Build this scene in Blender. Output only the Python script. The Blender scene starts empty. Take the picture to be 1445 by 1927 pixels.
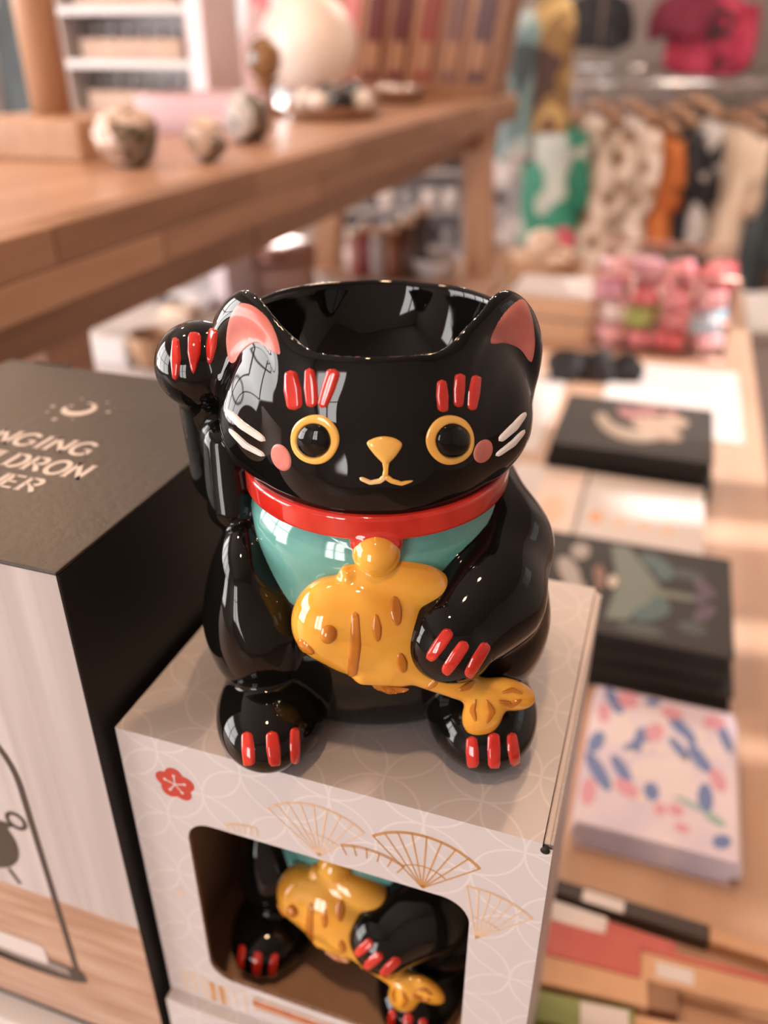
import bpy, bmesh, math, random
import numpy as np
from mathutils import Vector, Matrix

random.seed(7)
rng = np.random.default_rng(7)
SC = bpy.context.scene
COL = SC.collection
PI = math.pi

# ------------------------------------------------------------------ camera
# table top is z = 0; the display table, cartons and riser lie along world x / y
CAM_H, PITCH, YAW, FPX = 0.425, math.radians(29.66), math.radians(18.8), 1560.0
cam_d = bpy.data.cameras.new('camera')
cam = bpy.data.objects.new('camera', cam_d)
COL.objects.link(cam)
cam.location = (0, 0, CAM_H)
cam.rotation_euler = (PI / 2 - PITCH, 0, YAW)
cam_d.sensor_fit = 'VERTICAL'
cam_d.sensor_height = 34.6
cam_d.sensor_width = 26.0
cam_d.lens = FPX / 1927 * 34.6
cam_d.clip_start = 0.01
cam_d.clip_end = 60
cam_d.dof.use_dof = True
cam_d.dof.focus_distance = 0.197
cam_d.dof.aperture_fstop = 7.2
SC.camera = cam

# ------------------------------------------------------------------ light
SC.view_settings.view_transform = 'Standard'
SC.view_settings.look = 'None'
SC.view_settings.gamma = 1.0
SC.view_settings.use_curve_mapping = False
SC.view_settings.exposure = 0.38
world = bpy.data.worlds.new('World')
SC.world = world
world.use_nodes = True
world.node_tree.nodes['Background'].inputs[0].default_value = (1.0, 0.94, 0.90, 1)
world.node_tree.nodes['Background'].inputs[1].default_value = 0.9

CY, SY = math.cos(YAW), math.sin(YAW)
CP, SP = math.cos(PITCH), math.sin(PITCH)


def W(X, Y, z):
    """room frame (X right, Y away from the photographer) to world"""
    return Vector((X * CY - Y * SY, X * SY + Y * CY, z))


def area_light(name, X, Y, z, sx, sz, rot_z, power, col):
    d = bpy.data.lights.new(name, 'AREA')
    d.shape = 'RECTANGLE'
    d.size, d.size_y = sx, sz
    d.energy = power
    d.color = col
    o = bpy.data.objects.new(name, d)
    COL.objects.link(o)
    o.location = W(X, Y, z)
    o.rotation_euler = (PI / 2, 0, YAW + rot_z)
    return o


# daylight entering through the shop's windows (left wall, street front behind, back door)
DAY = (1.0, 0.955, 0.935)
area_light('daylight_left_window', -2.38, 0.75, 0.55, 2.5, 1.5, -PI / 2, 100, DAY)
area_light('daylight_street_window', -1.65, -2.38, 0.45, 1.1, 1.7, 0, 55, DAY)
area_light('daylight_back_window', -1.15, 5.38, 0.45, 1.6, 1.7, PI, 150, (1.0, 0.95, 0.93))
sun_d = bpy.data.lights.new('sun', 'SUN')
sun_d.energy = 6.0
sun_d.angle = math.radians(0.6)
sun_d.color = (1.0, 0.94, 0.92)
sun = bpy.data.objects.new('sun', sun_d)
COL.objects.link(sun)
SUN_TO = Vector((math.cos(math.radians(33)) * math.cos(math.radians(8)), math.cos(math.radians(33)) * math.sin(math.radians(8)), math.sin(math.radians(33))))
sun.rotation_euler = SUN_TO.to_track_quat('Z', 'Y').to_euler()


# ------------------------------------------------------------------ pixel helpers (photo 1445 x 1927)
def ray(px, py):
    u, v = (px - 722.5) / FPX, (py - 963.5) / FPX
    X, Y, Z = u, CP - v * SP, -SP - v * CP
    return Vector((X * CY - Y * SY, X * SY + Y * CY, Z))


CAMP = Vector((0, 0, CAM_H))


def at_z(px, py, z):
    d = ray(px, py)
    return CAMP + d * ((z - CAM_H) / d.z)


def at_y(px, py, y):
    d = ray(px, py)
    return CAMP + d * (y / d.y)


def at_Y(px, py, Y):
    """room-frame point (X, Y, z) seen at a pixel at room depth Y"""
    u, v = (px - 722.5) / FPX, (py - 963.5) / FPX
    t = Y / (CP - v * SP)
    return u * t, Y, CAM_H + t * (-SP - v * CP)


# ------------------------------------------------------------------ materials
MATS = {}


def nodes_of(m):
    return m.node_tree.nodes, m.node_tree.links


def mat(name, col, rough=0.5, col2=None, scale=20.0, stretch=None, bump=0.0, bscale=80.0, metal=0.0, coat=0.0,
        spec=0.5, trans=0.0, emit=None, estr=0.0, sss=0.0, contrast=(0.35, 0.65), detail=4.0, ior=1.5):
    if name in MATS:
        return MATS[name]
    m = bpy.data.materials.new(name)
    m.use_nodes = True
    N, L = nodes_of(m)
    b = N['Principled BSDF']
    b.inputs['Base Color'].default_value = (*col, 1)
    b.inputs['Roughness'].default_value = rough
    b.inputs['Metallic'].default_value = metal
    b.inputs['Coat Weight'].default_value = coat
    b.inputs['Coat Roughness'].default_value = 0.03
    b.inputs['Specular IOR Level'].default_value = spec
    b.inputs['Transmission Weight'].default_value = trans
    b.inputs['IOR'].default_value = ior
    if sss:
        b.inputs['Subsurface Weight'].default_value = sss
        b.inputs['Subsurface Radius'].default_value = (0.004, 0.003, 0.002)
    if emit:
        b.inputs['Emission Color'].default_value = (*emit, 1)
        b.inputs['Emission Strength'].default_value = estr
    tc = N.new('ShaderNodeTexCoord')
    mp = N.new('ShaderNodeMapping')
    L.new(tc.outputs['Object'], mp.inputs[0])
    if stretch:
        mp.inputs['Scale'].default_value = stretch
    if col2 is not None:
        n = N.new('ShaderNodeTexNoise')
        n.inputs['Scale'].default_value = scale
        n.inputs['Detail'].default_value = detail
        L.new(mp.outputs[0], n.inputs['Vector'])
        r = N.new('ShaderNodeValToRGB')
        r.color_ramp.elements[0].position = contrast[0]
        r.color_ramp.elements[1].position = contrast[1]
        r.color_ramp.elements[0].color = (*col, 1)
        r.color_ramp.elements[1].color = (*col2, 1)
        L.new(n.outputs[0], r.inputs[0])
        L.new(r.outputs[0], b.inputs['Base Color'])
    if bump:
        n2 = N.new('ShaderNodeTexNoise')
        n2.inputs['Scale'].default_value = bscale
        n2.inputs['Detail'].default_value = 3
        L.new(mp.outputs[0], n2.inputs['Vector'])
        bp = N.new('ShaderNodeBump')
        bp.inputs['Strength'].default_value = bump
        bp.inputs['Distance'].default_value = 0.002
        L.new(n2.outputs[0], bp.inputs['Height'])
        L.new(bp.outputs[0], b.inputs['Normal'])
    MATS[name] = m
    return m


def wood(name, c1, c2, axis='y', rough=0.45, scale=9.0):
    s = {'x': (0.12, 1, 1), 'y': (1, 0.12, 1), 'z': (1, 1, 0.12)}[axis]
    return mat(name, c1, rough, c2, scale=scale * 6, stretch=s, bump=0.08, bscale=200, contrast=(0.3, 0.7), detail=6)


def pattern_mat(name, kind, cols, scale=10.0, rough=0.7):
    """patterned fabrics and prints: 'spots' (voronoi), 'blotch' (stepped noise)"""
    if name in MATS:
        return MATS[name]
    m = bpy.data.materials.new(name)
    m.use_nodes = True
    N, L = nodes_of(m)
    b = N['Principled BSDF']
    b.inputs['Roughness'].default_value = rough
    tc = N.new('ShaderNodeTexCoord')
    if kind == 'spots':
        t = N.new('ShaderNodeTexVoronoi')
        t.inputs['Scale'].default_value = scale
        out = t.outputs['Distance']
    else:
        t = N.new('ShaderNodeTexNoise')
        t.inputs['Scale'].default_value = scale
        t.inputs['Detail'].default_value = 1.5
        out = t.outputs[0]
    L.new(tc.outputs['Object'], t.inputs['Vector'])
    r = N.new('ShaderNodeValToRGB')
    r.color_ramp.interpolation = 'CONSTANT' if kind == 'blotch' else 'EASE'
    while len(r.color_ramp.elements) < len(cols):
        r.color_ramp.elements.new(0.5)
    for e, (p, c) in zip(r.color_ramp.elements, cols):
        e.position = p
    for e, (p, c) in zip(r.color_ramp.elements, cols):
        e.color = (*c, 1)
    L.new(out, r.inputs[0])
    L.new(r.outputs[0], b.inputs['Base Color'])
    MATS[name] = m
    return m


def carton_mat():
    """white card printed with pale interlocking circles, mapped by the face it lies on"""
    m = bpy.data.materials.new('printed_card')
    m.use_nodes = True
    N, L = nodes_of(m)
    b = N['Principled BSDF']
    b.inputs['Roughness'].default_value = 0.42
    tc = N.new('ShaderNodeTexCoord')
    geo = N.new('ShaderNodeNewGeometry')
    sep = N.new('ShaderNodeSeparateXYZ')
    L.new(tc.outputs['Object'], sep.inputs[0])
    sn = N.new('ShaderNodeSeparateXYZ')
    L.new(geo.outputs['True Normal'], sn.inputs[0])

    def mth(op, a, bb=None, c=None):
        n = N.new('ShaderNodeMath')
        n.operation = op
        for i, v in enumerate((a, bb, c)):
            if v is None:
                continue
            if isinstance(v, (int, float)):
                n.inputs[i].default_value = v
            else:
                L.new(v, n.inputs[i])
        return n.outputs[0]

    top = mth('GREATER_THAN', mth('ABSOLUTE', sn.outputs[2]), 0.7)
    side = mth('GREATER_THAN', mth('ABSOLUTE', sn.outputs[0]), 0.7)
    u = mth('ADD', mth('MULTIPLY', sep.outputs[0], mth('SUBTRACT', 1.0, side)), mth('MULTIPLY', sep.outputs[1], side))
    v = mth('ADD', mth('MULTIPLY', sep.outputs[2], mth('SUBTRACT', 1.0, top)), mth('MULTIPLY', sep.outputs[1], top))
    R = 0.0132
    fu = mth('MULTIPLY', mth('FRACT', mth('DIVIDE', mth('ADD', u, 1.0), 2 * R)), 2 * R)
    fv = mth('MULTIPLY', mth('FRACT', mth('DIVIDE', mth('ADD', v, 1.0), 2 * R)), 2 * R)
    best = None
    for cx, cy in ((0, 0), (2 * R, 0), (0, 2 * R), (2 * R, 2 * R), (R, R)):
        dx, dy = mth('SUBTRACT', fu, cx), mth('SUBTRACT', fv, cy)
        d = mth('SQRT', mth('ADD', mth('MULTIPLY', dx, dx), mth('MULTIPLY', dy, dy)))
        e = mth('ABSOLUTE', mth('SUBTRACT', d, R * 1.0))
        best = e if best is None else mth('MINIMUM', best, e)
    line = mth('LESS_THAN', best, 0.00034)
    mx = N.new('ShaderNodeMix')
    mx.data_type = 'RGBA'
    mx.inputs[6].default_value = (0.530, 0.492, 0.490, 1)
    mx.inputs[7].default_value = (0.605, 0.566, 0.560, 1)
    L.new(line, mx.inputs[0])
    L.new(mx.outputs[2], b.inputs['Base Color'])
    MATS['printed_card'] = m
    return m


M_BLACK = mat('black_glaze', (0.0042, 0.0040, 0.0037), 0.04, bump=0.03, bscale=55, spec=0.36)
M_RED = mat('red_glaze', (0.47, 0.018, 0.012), 0.07, (0.58, 0.035, 0.02), scale=120, coat=0.5)
M_YEL = mat('yellow_glaze', (0.71, 0.31, 0.030), 0.08, (0.76, 0.39, 0.054), scale=70, coat=0.5)
M_EYE = mat('eye_yellow_glaze', (0.80, 0.42, 0.08), 0.08, (0.84, 0.47, 0.11), scale=120, coat=0.4)
M_BRN = mat('amber_brush_glaze', (0.42, 0.135, 0.012), 0.1, (0.54, 0.19, 0.016), scale=150, coat=0.4)
M_TEAL = mat('teal_glaze', (0.085, 0.285, 0.255), 0.07, (0.15, 0.38, 0.34), scale=60, coat=0.5)
M_PINK = mat('pink_glaze', (0.50, 0.135, 0.11), 0.2, (0.58, 0.205, 0.17), scale=110, spec=0.22)
M_WHITEG = mat('white_glaze', (0.74, 0.68, 0.64), 0.1, coat=0.4)
M_MOUTH = mat('cream_glaze', (0.82, 0.55, 0.25), 0.1, coat=0.4)
M_CARD = carton_mat()
M_KRAFT = mat('kraft_board', (0.44, 0.27, 0.17), 0.7, (0.50, 0.315, 0.205), scale=60)
M_WCARD = mat('white_board', (0.60, 0.53, 0.50), 0.5, (0.65, 0.58, 0.55), scale=30)
M_CORR = mat('corrugated_edge', (0.22, 0.13, 0.085), 0.8, (0.36, 0.23, 0.16), scale=500)
M_GOLD = mat('gold_foil', (0.52, 0.27, 0.085), 0.32, (0.64, 0.37, 0.15), scale=60, metal=0.35)
M_PALEGOLD = mat('pale_gold_ink', (0.66, 0.47, 0.32), 0.4)
M_REDINK = mat('red_ink', (0.46, 0.045, 0.03), 0.45)
M_BANNER = mat('rust_ink', (0.40, 0.105, 0.03), 0.45, (0.50, 0.16, 0.05), scale=300)
M_WINK = mat('white_ink', (0.62, 0.56, 0.54), 0.45)
M_PINKINK = mat('pale_pink_ink', (0.60, 0.50, 0.475), 0.5)
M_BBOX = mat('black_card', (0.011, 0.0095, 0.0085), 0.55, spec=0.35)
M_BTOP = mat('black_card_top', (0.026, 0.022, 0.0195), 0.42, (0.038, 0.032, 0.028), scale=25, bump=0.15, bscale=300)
M_OAK = wood('oak', (0.40, 0.225, 0.14), (0.52, 0.32, 0.215), rough=0.32)
M_OAKD = wood('oak_dark', (0.215, 0.105, 0.052), (0.30, 0.155, 0.083))
M_OAKM = wood('oak_mid', (0.28, 0.145, 0.078), (0.37, 0.20, 0.115))
M_OAKL = wood('oak_light', (0.38, 0.205, 0.115), (0.46, 0.27, 0.16))
M_OAKZ = wood('oak_upright', (0.40, 0.215, 0.12), (0.49, 0.285, 0.17), 'z')
M_TABLE = wood('table_wood', (0.43, 0.265, 0.175), (0.53, 0.345, 0.24), rough=0.42, scale=5)
M_PALEW = wood('pale_wood', (0.58, 0.37, 0.24), (0.68, 0.47, 0.33), 'z')
M_CHROME = mat('chrome', (0.72, 0.69, 0.68), 0.18, metal=1.0)
M_WIRE = mat('rose_wire', (0.40, 0.22, 0.18), 0.3, metal=0.9)
M_BLACKCLOTH = mat('black_cloth', (0.012, 0.011, 0.012), 0.85, (0.03, 0.028, 0.03), scale=15)
M_NOTEB = mat('black_notebook_cover', (0.020, 0.017, 0.0145), 0.55, (0.032, 0.026, 0.022), scale=18, spec=0.3)
M_PAGES = mat('page_edges', (0.66, 0.58, 0.53), 0.7, (0.52, 0.45, 0.42), scale=4, stretch=(1, 1, 400))
M_DARKPAGES = mat('dark_page_edges', (0.008, 0.007, 0.007), 0.6)
M_WPAPER = mat('white_paper', (0.60, 0.555, 0.54), 0.55, (0.66, 0.61, 0.595), scale=10)
M_CREAM = mat('cream_shell', (0.68, 0.50, 0.37), 0.5, (0.80, 0.66, 0.54), scale=15)


# ------------------------------------------------------------------ object helpers
def thing(name, label, cat, loc=(0, 0, 0), rz=0.0, group=None):
    o = bpy.data.objects.new(name, None)
    o.empty_display_size = 0.02
    COL.objects.link(o)
    o.location = loc
    o.rotation_euler = (0, 0, rz)
    o['label'], o['category'] = label, cat
    if group:
        o['group'] = group
    return o


def tag(o, label, cat, group=None):
    o['label'], o['category'] = label, cat
    if group:
        o['group'] = group
    return o


def struct(o, kind='structure'):
    o['kind'] = kind
    return o


def link(name, me, m=None, parent=None, label=None):
    o = bpy.data.objects.new(name, me)
    COL.objects.link(o)
    if m is not None:
        me.materials.append(m)
    if parent is not None:
        o.parent = parent
    if label:
        o['label'] = label
    return o


def top_of(o):
    while o.parent is not None:
        o = o.parent
    return o


def mk(name, V, Fc, m, parent=None, smooth=False, label=None, loc=None):
    """mesh from world-space vertices; children are stored relative to their parent, top-level ones to loc"""
    off = Vector((0, 0, 0))
    if parent is not None:
        p = parent
        while p is not None:
            off += Vector(p.location)
            p = p.parent
    elif loc is not None:
        off = Vector(loc)
    me = bpy.data.meshes.new(name)
    me.from_pydata([tuple(Vector(v) - off) for v in V], [], [tuple(f) for f in Fc])
    me.validate()
    if smooth:
        me.polygons.foreach_set('use_smooth', [True] * len(me.polygons))
    o = link(name, me, m, parent, label)
    if parent is None and loc is not None:
        o.location = loc
    return o


def mk_bm(name, bm, m, parent=None, smooth=False, label=None, loc=None):
    bmesh.ops.recalc_face_normals(bm, faces=bm.faces)
    bm.verts.index_update()
    V = [v.co.copy() for v in bm.verts]
    Fc = [[v.index for v in f.verts] for f in bm.faces]
    bm.free()
    return mk(name, V, Fc, m, parent, smooth, label, loc)


def bm_box(x0, x1, y0, y1, z0, z1, bevel=0.0, seg=2, bm=None, M=None):
    own = bmesh.new()
    vs = [own.verts.new(p) for p in ((x0, y0, z0), (x1, y0, z0), (x1, y1, z0), (x0, y1, z0), (x0, y0, z1), (x1, y0, z1), (x1, y1, z1), (x0, y1, z1))]
    for f in ((3, 2, 1, 0), (4, 5, 6, 7), (0, 1, 5, 4), (1, 2, 6, 5), (2, 3, 7, 6), (3, 0, 4, 7)):
        own.faces.new([vs[i] for i in f])
    if bevel:
        bmesh.ops.bevel(own, geom=own.edges[:], offset=bevel, segments=seg, affect='EDGES', profile=0.5)
    if M is not None:
        own.transform(M)
    if bm is None:
        return own
    me = bpy.data.meshes.new('tmp')
    own.to_mesh(me)
    own.free()
    bm.from_mesh(me)
    bpy.data.meshes.remove(me)
    return bm


def box(name, b, m, parent=None, bevel=0.001, M=None, label=None, loc=None, smooth=False):
    return mk_bm(name, bm_box(*b, bevel=bevel, M=M), m, parent, smooth, label, loc)


def lathe(name, prof, c, m, parent=None, seg=40, M=None, label=None, loc=None, wob=0.0):
    V, Fc = [], []
    n = len(prof)
    for i in range(seg):
        a = 2 * PI * i / seg
        k = 1 + wob * math.sin(3 * a + 1)
        for r, z in prof:
            p = Vector((r * k * math.cos(a), r * k * math.sin(a), z))
            if M is not None:
                p = M @ p
            V.append(p + Vector(c))
    for i in range(seg):
        j = (i + 1) % seg
        for k in range(n - 1):
            Fc.append((i * n + k, j * n + k, j * n + k + 1, i * n + k + 1))
    bm = bmesh.new()
    vs = [bm.verts.new(v) for v in V]
    for f in Fc:
        bm.faces.new([vs[q] for q in f])
    bmesh.ops.remove_doubles(bm, verts=bm.verts, dist=1e-5)
    return mk_bm(name, bm, m, parent, True, label, loc)


def bm_tube(pts, rad, seg=8, bm=None, cap=True):
    bm = bm or bmesh.new()
    pts = [Vector(p) for p in pts]
    rads = rad if isinstance(rad, (list, tuple)) else [rad] * len(pts)
    rings = []
    up = Vector((0, 0, 1))
    for i, p in enumerate(pts):
        t = (pts[min(i + 1, len(pts) - 1)] - pts[max(i - 1, 0)]).normalized()
        a = t.cross(up)
        if a.length < 1e-3:
            a = t.cross(Vector((1, 0, 0)))
        a.normalize()
        b = t.cross(a).normalized()
        rings.append([bm.verts.new(p + (a * math.cos(2 * PI * k / seg) + b * math.sin(2 * PI * k / seg)) * rads[i]) for k in range(seg)])
    for r0, r1 in zip(rings, rings[1:]):
        for k in range(seg):
            bm.faces.new((r0[k], r0[(k + 1) % seg], r1[(k + 1) % seg], r1[k]))
    if cap:
        bm.faces.new(rings[0][::-1])
        bm.faces.new(rings[-1])
    return bm


def tube(name, pts, rad, m, parent=None, seg=10, label=None, loc=None):
    return mk_bm(name, bm_tube(pts, rad, seg), m, parent, True, label, loc)


def copy_tree(o, parent=None):
    c = o.copy()
    COL.objects.link(c)
    c.parent = parent
    for ch in list(o.children):
        copy_tree(ch, c)
    return c


# flat print on a surface: a plane frame (origin, u axis, v axis, normal) and 2-D shapes on it
class Plane:
    def __init__(s, o, u, v):
        s.o, s.u, s.v = Vector(o), Vector(u), Vector(v)
        s.n = s.u.cross(s.v).normalized()

    def P(s, a, b, lift=0.00008):
        return s.o + s.u * a + s.v * b + s.n * lift


def strokes_bm(pl, lines, w, lift=0.00008, bm=None):
    """each 2-D polyline as a thin flat ribbon of printed ink"""
    bm = bm or bmesh.new()
    for ln in lines:
        ww = w
        pts = [Vector((p[0], p[1])) for p in ln]
        L_, R_ = [], []
        for i, p in enumerate(pts):
            t = pts[min(i + 1, len(pts) - 1)] - pts[max(i - 1, 0)]
            if t.length < 1e-9:
                t = Vector((1, 0))
            t.normalize()
            n = Vector((-t.y, t.x)) * ww / 2
            L_.append(bm.verts.new(pl.P(p.x + n.x, p.y + n.y, lift)))
            R_.append(bm.verts.new(pl.P(p.x - n.x, p.y - n.y, lift)))
        for i in range(len(pts) - 1):
            bm.faces.new((R_[i], R_[i + 1], L_[i + 1], L_[i]))
    return bm


def poly_bm(pl, polys, lift=0.00008, bm=None):
    bm = bm or bmesh.new()
    for p in polys:
        bm.faces.new([bm.verts.new(pl.P(a, b, lift)) for a, b in p])
    return bm


def print_on(name, bm, m, parent, label=None):
    # keep ink facing outward: no normal recalculation
    bm.verts.index_update()
    V = [v.co.copy() for v in bm.verts]
    Fc = [[v.index for v in f.verts] for f in bm.faces]
    bm.free()
    return mk(name, V, Fc, m, parent, False, label)


def arc(cx, cy, r, a0, a1, n=14, ry=None):
    ry = ry or r
    return [(cx + r * math.cos(a0 + (a1 - a0) * i / n), cy + ry * math.sin(a0 + (a1 - a0) * i / n)) for i in range(n + 1)]


# ------------------------------------------------------------------ the shop room
M_WALL = mat('wall_plaster', (0.40, 0.345, 0.315), 0.8, (0.45, 0.39, 0.36), scale=6)
M_CEIL = mat('ceiling_paint', (0.36, 0.315, 0.29), 0.8)
M_FLOOR = wood('floor_wood', (0.30, 0.19, 0.13), (0.38, 0.25, 0.175), 'y', 0.5, 3)
M_FRAME = mat('window_frame_paint', (0.62, 0.50, 0.50), 0.5)
RZ = Matrix.Rotation(YAW, 4, 'Z')
ZF, ZC = -0.80, 1.75
RX0, RX1, RY0, RY1 = -2.3, 2.3, -2.3, 5.3


def room_box(name, b, m, bevel=0.0, parent=None):
    return struct(box(name, b, m, parent, bevel, M=RZ)) if parent is None else box(name, b, m, parent, bevel, M=RZ)


room_box('floor', (RX0 - .1, RX1 + .1, RY0 - .1, RY1 + .1, ZF - .1, ZF), M_FLOOR)
room_box('ceiling', (RX0 - .1, RX1 + .1, RY0 - .1, RY1 + .1, ZC, ZC + .1), M_CEIL)


def wall_with_hole(name, axis, pos, lo, hi, holes):
    """a wall slab at pos along X or Y with rectangular openings (a0, a1, z0, z1), one mesh of butted blocks"""
    bm = bmesh.new()
    th = .1
    cuts = sorted(holes)
    segs = []
    cur = lo
    for a0, a1, z0, z1 in cuts:
        segs += [(cur, a0, ZF, ZC), (a0, a1, ZF, z0), (a0, a1, z1, ZC)]
        cur = a1
    segs.append((cur, hi, ZF, ZC))
    for a0, a1, z0, z1 in segs:
        if a1 - a0 < 1e-4:
            continue
        b = (pos, pos + th, a0, a1, z0, z1) if axis == 'X' else (a0, a1, pos, pos + th, z0, z1)
        bm_box(*b, bm=bm, M=RZ)
    return struct(mk_bm(name, bm, M_WALL))


def window(name, axis, pos, a0, a1, z0, z1, nv, nh, w=.05):
    root = bpy.data.objects.new(name, None)
    COL.objects.link(root)
    struct(root)

    def bar(nm, b0, b1, y0, y1):
        b = (pos - .02, pos + .08, b0, b1, y0, y1) if axis == 'X' else (b0, b1, pos - .02, pos + .08, y0, y1)
        box(nm, b, M_FRAME, root, .004, M=RZ)
    bar('frame_side', a0, a0 + w, z0, z1)
    bar('frame_side', a1 - w, a1, z0, z1)
    bar('frame_rail', a0 + w, a1 - w, z0, z0 + w)
    bar('frame_rail', a0 + w, a1 - w, z1 - w, z1)
    for i in range(1, nv):
        c = a0 + (a1 - a0) * i / nv
        bar('mullion', c - w / 2, c + w / 2, z0 + w, z1 - w)
    for i in range(1, nh):
        c = z0 + (z1 - z0) * i / nh
        bar('glazing_bar', a0 + w, a1 - w, c - w / 3, c + w / 3)
    return root


wall_with_hole('wall_left', 'X', RX0 - .1, RY0, RY1, [(-.5, 2.0, -.2, 1.3)])
window('window_1', 'X', RX0 - .06, -.5, 2.0, -.2, 1.3, 4, 2)
wall_with_hole('wall_front', 'Y', RY0 - .1, RX0, RX1, [(-2.2, -1.1, -.4, 1.3)])
window('window_2', 'Y', RY0 - .06, -2.2, -1.1, -.4, 1.3, 2, 2)
wall_with_hole('wall_back', 'Y', RY1, RX0, RX1, [(-1.95, -.35, -.4, 1.3)])
window('window_3', 'Y', RY1 + .0, -1.95, -.35, -.4, 1.3, 3, 2)
# unseen right-wall window, its bars placed to stripe the table with sun
SUNW = (-.147, 1.06, 0.85, 1.45)
wall_with_hole('wall_right', 'X', RX1, RY0, RY1, [SUNW])
w4 = window('window_4', 'X', RX1 + .0, *SUNW, 1, 1, .012)
for a, b in ((-.106, .003), (.0375, .123), (.183, .293), (.359, .436)):
    box('mullion', (RX1 - .02, RX1 + .08, a, b, SUNW[2] + .012, SUNW[3] - .012), M_FRAME, w4, .004, M=RZ)

# unseen pendant lamps, added for the warm highlights
M_BULB = mat('added_warm_bulb', (1, .8, .6), 0.4, emit=(1.0, 0.62, 0.36), estr=400)
for i, (X, Y) in enumerate(((-.55, .55), (.25, .75), (-.1, -.15), (.9, 3.0), (-.9, 1.7))):
    p = W(X, Y, 1.40)
    t = thing('added_ceiling_lamp', ['added warm bulb lamp hanging over the riser near end', 'added warm bulb lamp hanging over the lucky cat', 'added warm bulb lamp hanging above the photographer', 'added warm bulb lamp hanging over the clothes side', 'added warm bulb lamp hanging over the riser far end'][i], 'lamp', (p.x, p.y, 1.75), group='added warm ceiling lamps')
    tube('cord', [p + Vector((0, 0, .35)), p + Vector((0, 0, .07))], .004, M_BLACKCLOTH, t)
    lathe('shade', [(.012, .10), (.03, .09), (.05, .03), (.055, .0), (.052, .0), (.047, .03), (.028, .085), (.012, .095)], p, M_BLACKCLOTH, t, 24)
    lathe('bulb', [(.0, -.03), (.015, -.026), (.026, -.012), (.03, .004), (.026, .02), (.012, .04), (.0, .045)], p, M_BULB, t, 20)

# unseen ceiling fitting, added to brighten the clothes at the back
p = W(1.0, 2.9, ZC)
t = thing('added_ceiling_light', 'long white ceiling light added to brighten the clothes rails', 'light', p)
box('housing', (.35, 1.65, 2.82, 2.98, ZC - .045, ZC - .0005), M_FRAME, t, .004, M=RZ)
ld = bpy.data.lights.new('added_fill_tube', 'AREA')
ld.shape = 'RECTANGLE'
ld.size, ld.size_y, ld.energy, ld.color = 1.25, .12, 24, (1.0, .92, .86)
lo = bpy.data.objects.new('added_fill_tube', ld)
COL.objects.link(lo)
lo.location = W(1.0, 2.9, ZC - .05)
lo.rotation_euler = (0, 0, YAW)

# ------------------------------------------------------------------ display table
tx0, tx1, ty0, ty1 = -1.25, 0.142, -0.35, 1.87
t = thing('display_table', 'long honey coloured wooden display table under the boxes and notebooks', 'table', (-.5, 1.0, ZF))
box('table_top', (tx0, tx1, ty0, ty1, -.03, 0), M_TABLE, t, .003)
for lx in (tx0 + .08, tx1 - .08):
    for ly in (ty0 + .08, ty1 - .08):
        box('leg', (lx - .035, lx + .035, ly - .035, ly + .035, ZF, -.03), M_OAKZ, t, .004)
for ly in (ty0 + .06, ty1 - .1):
    box('apron', (tx0 + .115, tx1 - .115, ly, ly + .03, -.12, -.03), M_OAKM, t, .002)

# ------------------------------------------------------------------ signed-distance modelling for the glazed figurine
def sd_ell(P, c, r, R=None):
    q = P - np.asarray(c, np.float32)
    if R is not None:
        q = q @ R
    r = np.asarray(r, np.float32)
    k0 = np.sqrt(((q / r) ** 2).sum(1)) + 1e-9
    k1 = np.sqrt(((q / (r * r)) ** 2).sum(1)) + 1e-9
    return k0 * (k0 - 1) / k1


def sd_cap(P, a, b, ra, rb):
    a, b = np.asarray(a, np.float32), np.asarray(b, np.float32)
    ab = b - a
    h = np.clip(((P - a) @ ab) / (ab @ ab), 0, 1)
    return np.linalg.norm(P - a - h[:, None] * ab, axis=1) - (ra + (rb - ra) * h)


def smin(a, b, k):
    h = np.clip(0.5 + 0.5 * (b - a) / k, 0, 1)
    return b + (a - b) * h - k * h * (1 - h)


def smax(a, b, k):
    return -smin(-a, -b, k)


def rotz(deg):
    a = math.radians(deg)
    return np.array([[math.cos(a), -math.sin(a), 0], [math.sin(a), math.cos(a), 0], [0, 0, 1]], np.float32)


def roty(deg):
    a = math.radians(deg)
    return np.array([[math.cos(a), 0, math.sin(a)], [0, 1, 0], [-math.sin(a), 0, math.cos(a)]], np.float32)


def rotx(deg):
    a = math.radians(deg)
    return np.array([[1, 0, 0], [0, math.cos(a), -math.sin(a)], [0, math.sin(a), math.cos(a)]], np.float32)


RIM_Z = 0.1130


def wobble(P):
    x, y, z = P[:, 0], P[:, 1], P[:, 2]
    return 0.00006 * (np.sin(310 * x + 1.3) * np.sin(270 * z + .4) + np.sin(240 * y + 290 * z) * np.sin(330 * x + 120 * y))


def f_head(P):
    d = sd_ell(P, (0, .0005, .094), (.0385, .0362, .0400))
    d = smin(d, sd_ell(P, (0, -.0022, .080), (.0325, .0345, .0220)), .006)
    # soft cheeks and temples below the ears
    for s in (-1, 1):
        d = smin(d, sd_ell(P, (s * .0300, -.012, .0890), (.0085, .011, .012)), .006)
    d = smax(d, P[:, 2] - RIM_Z, .0022)
    d = smax(d, .0685 - P[:, 2], .001)
    bowl = sd_ell(P, (0, 0, .119), (.0312, .0305, .040))
    d = smax(d, -bowl, .0016)
    return d


def ear_frame(s):
    # ear stands on the rim, turned outward; columns: tangent, outward normal, up
    ang = 38 if s < 0 else -38
    return rotz(-ang)


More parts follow.
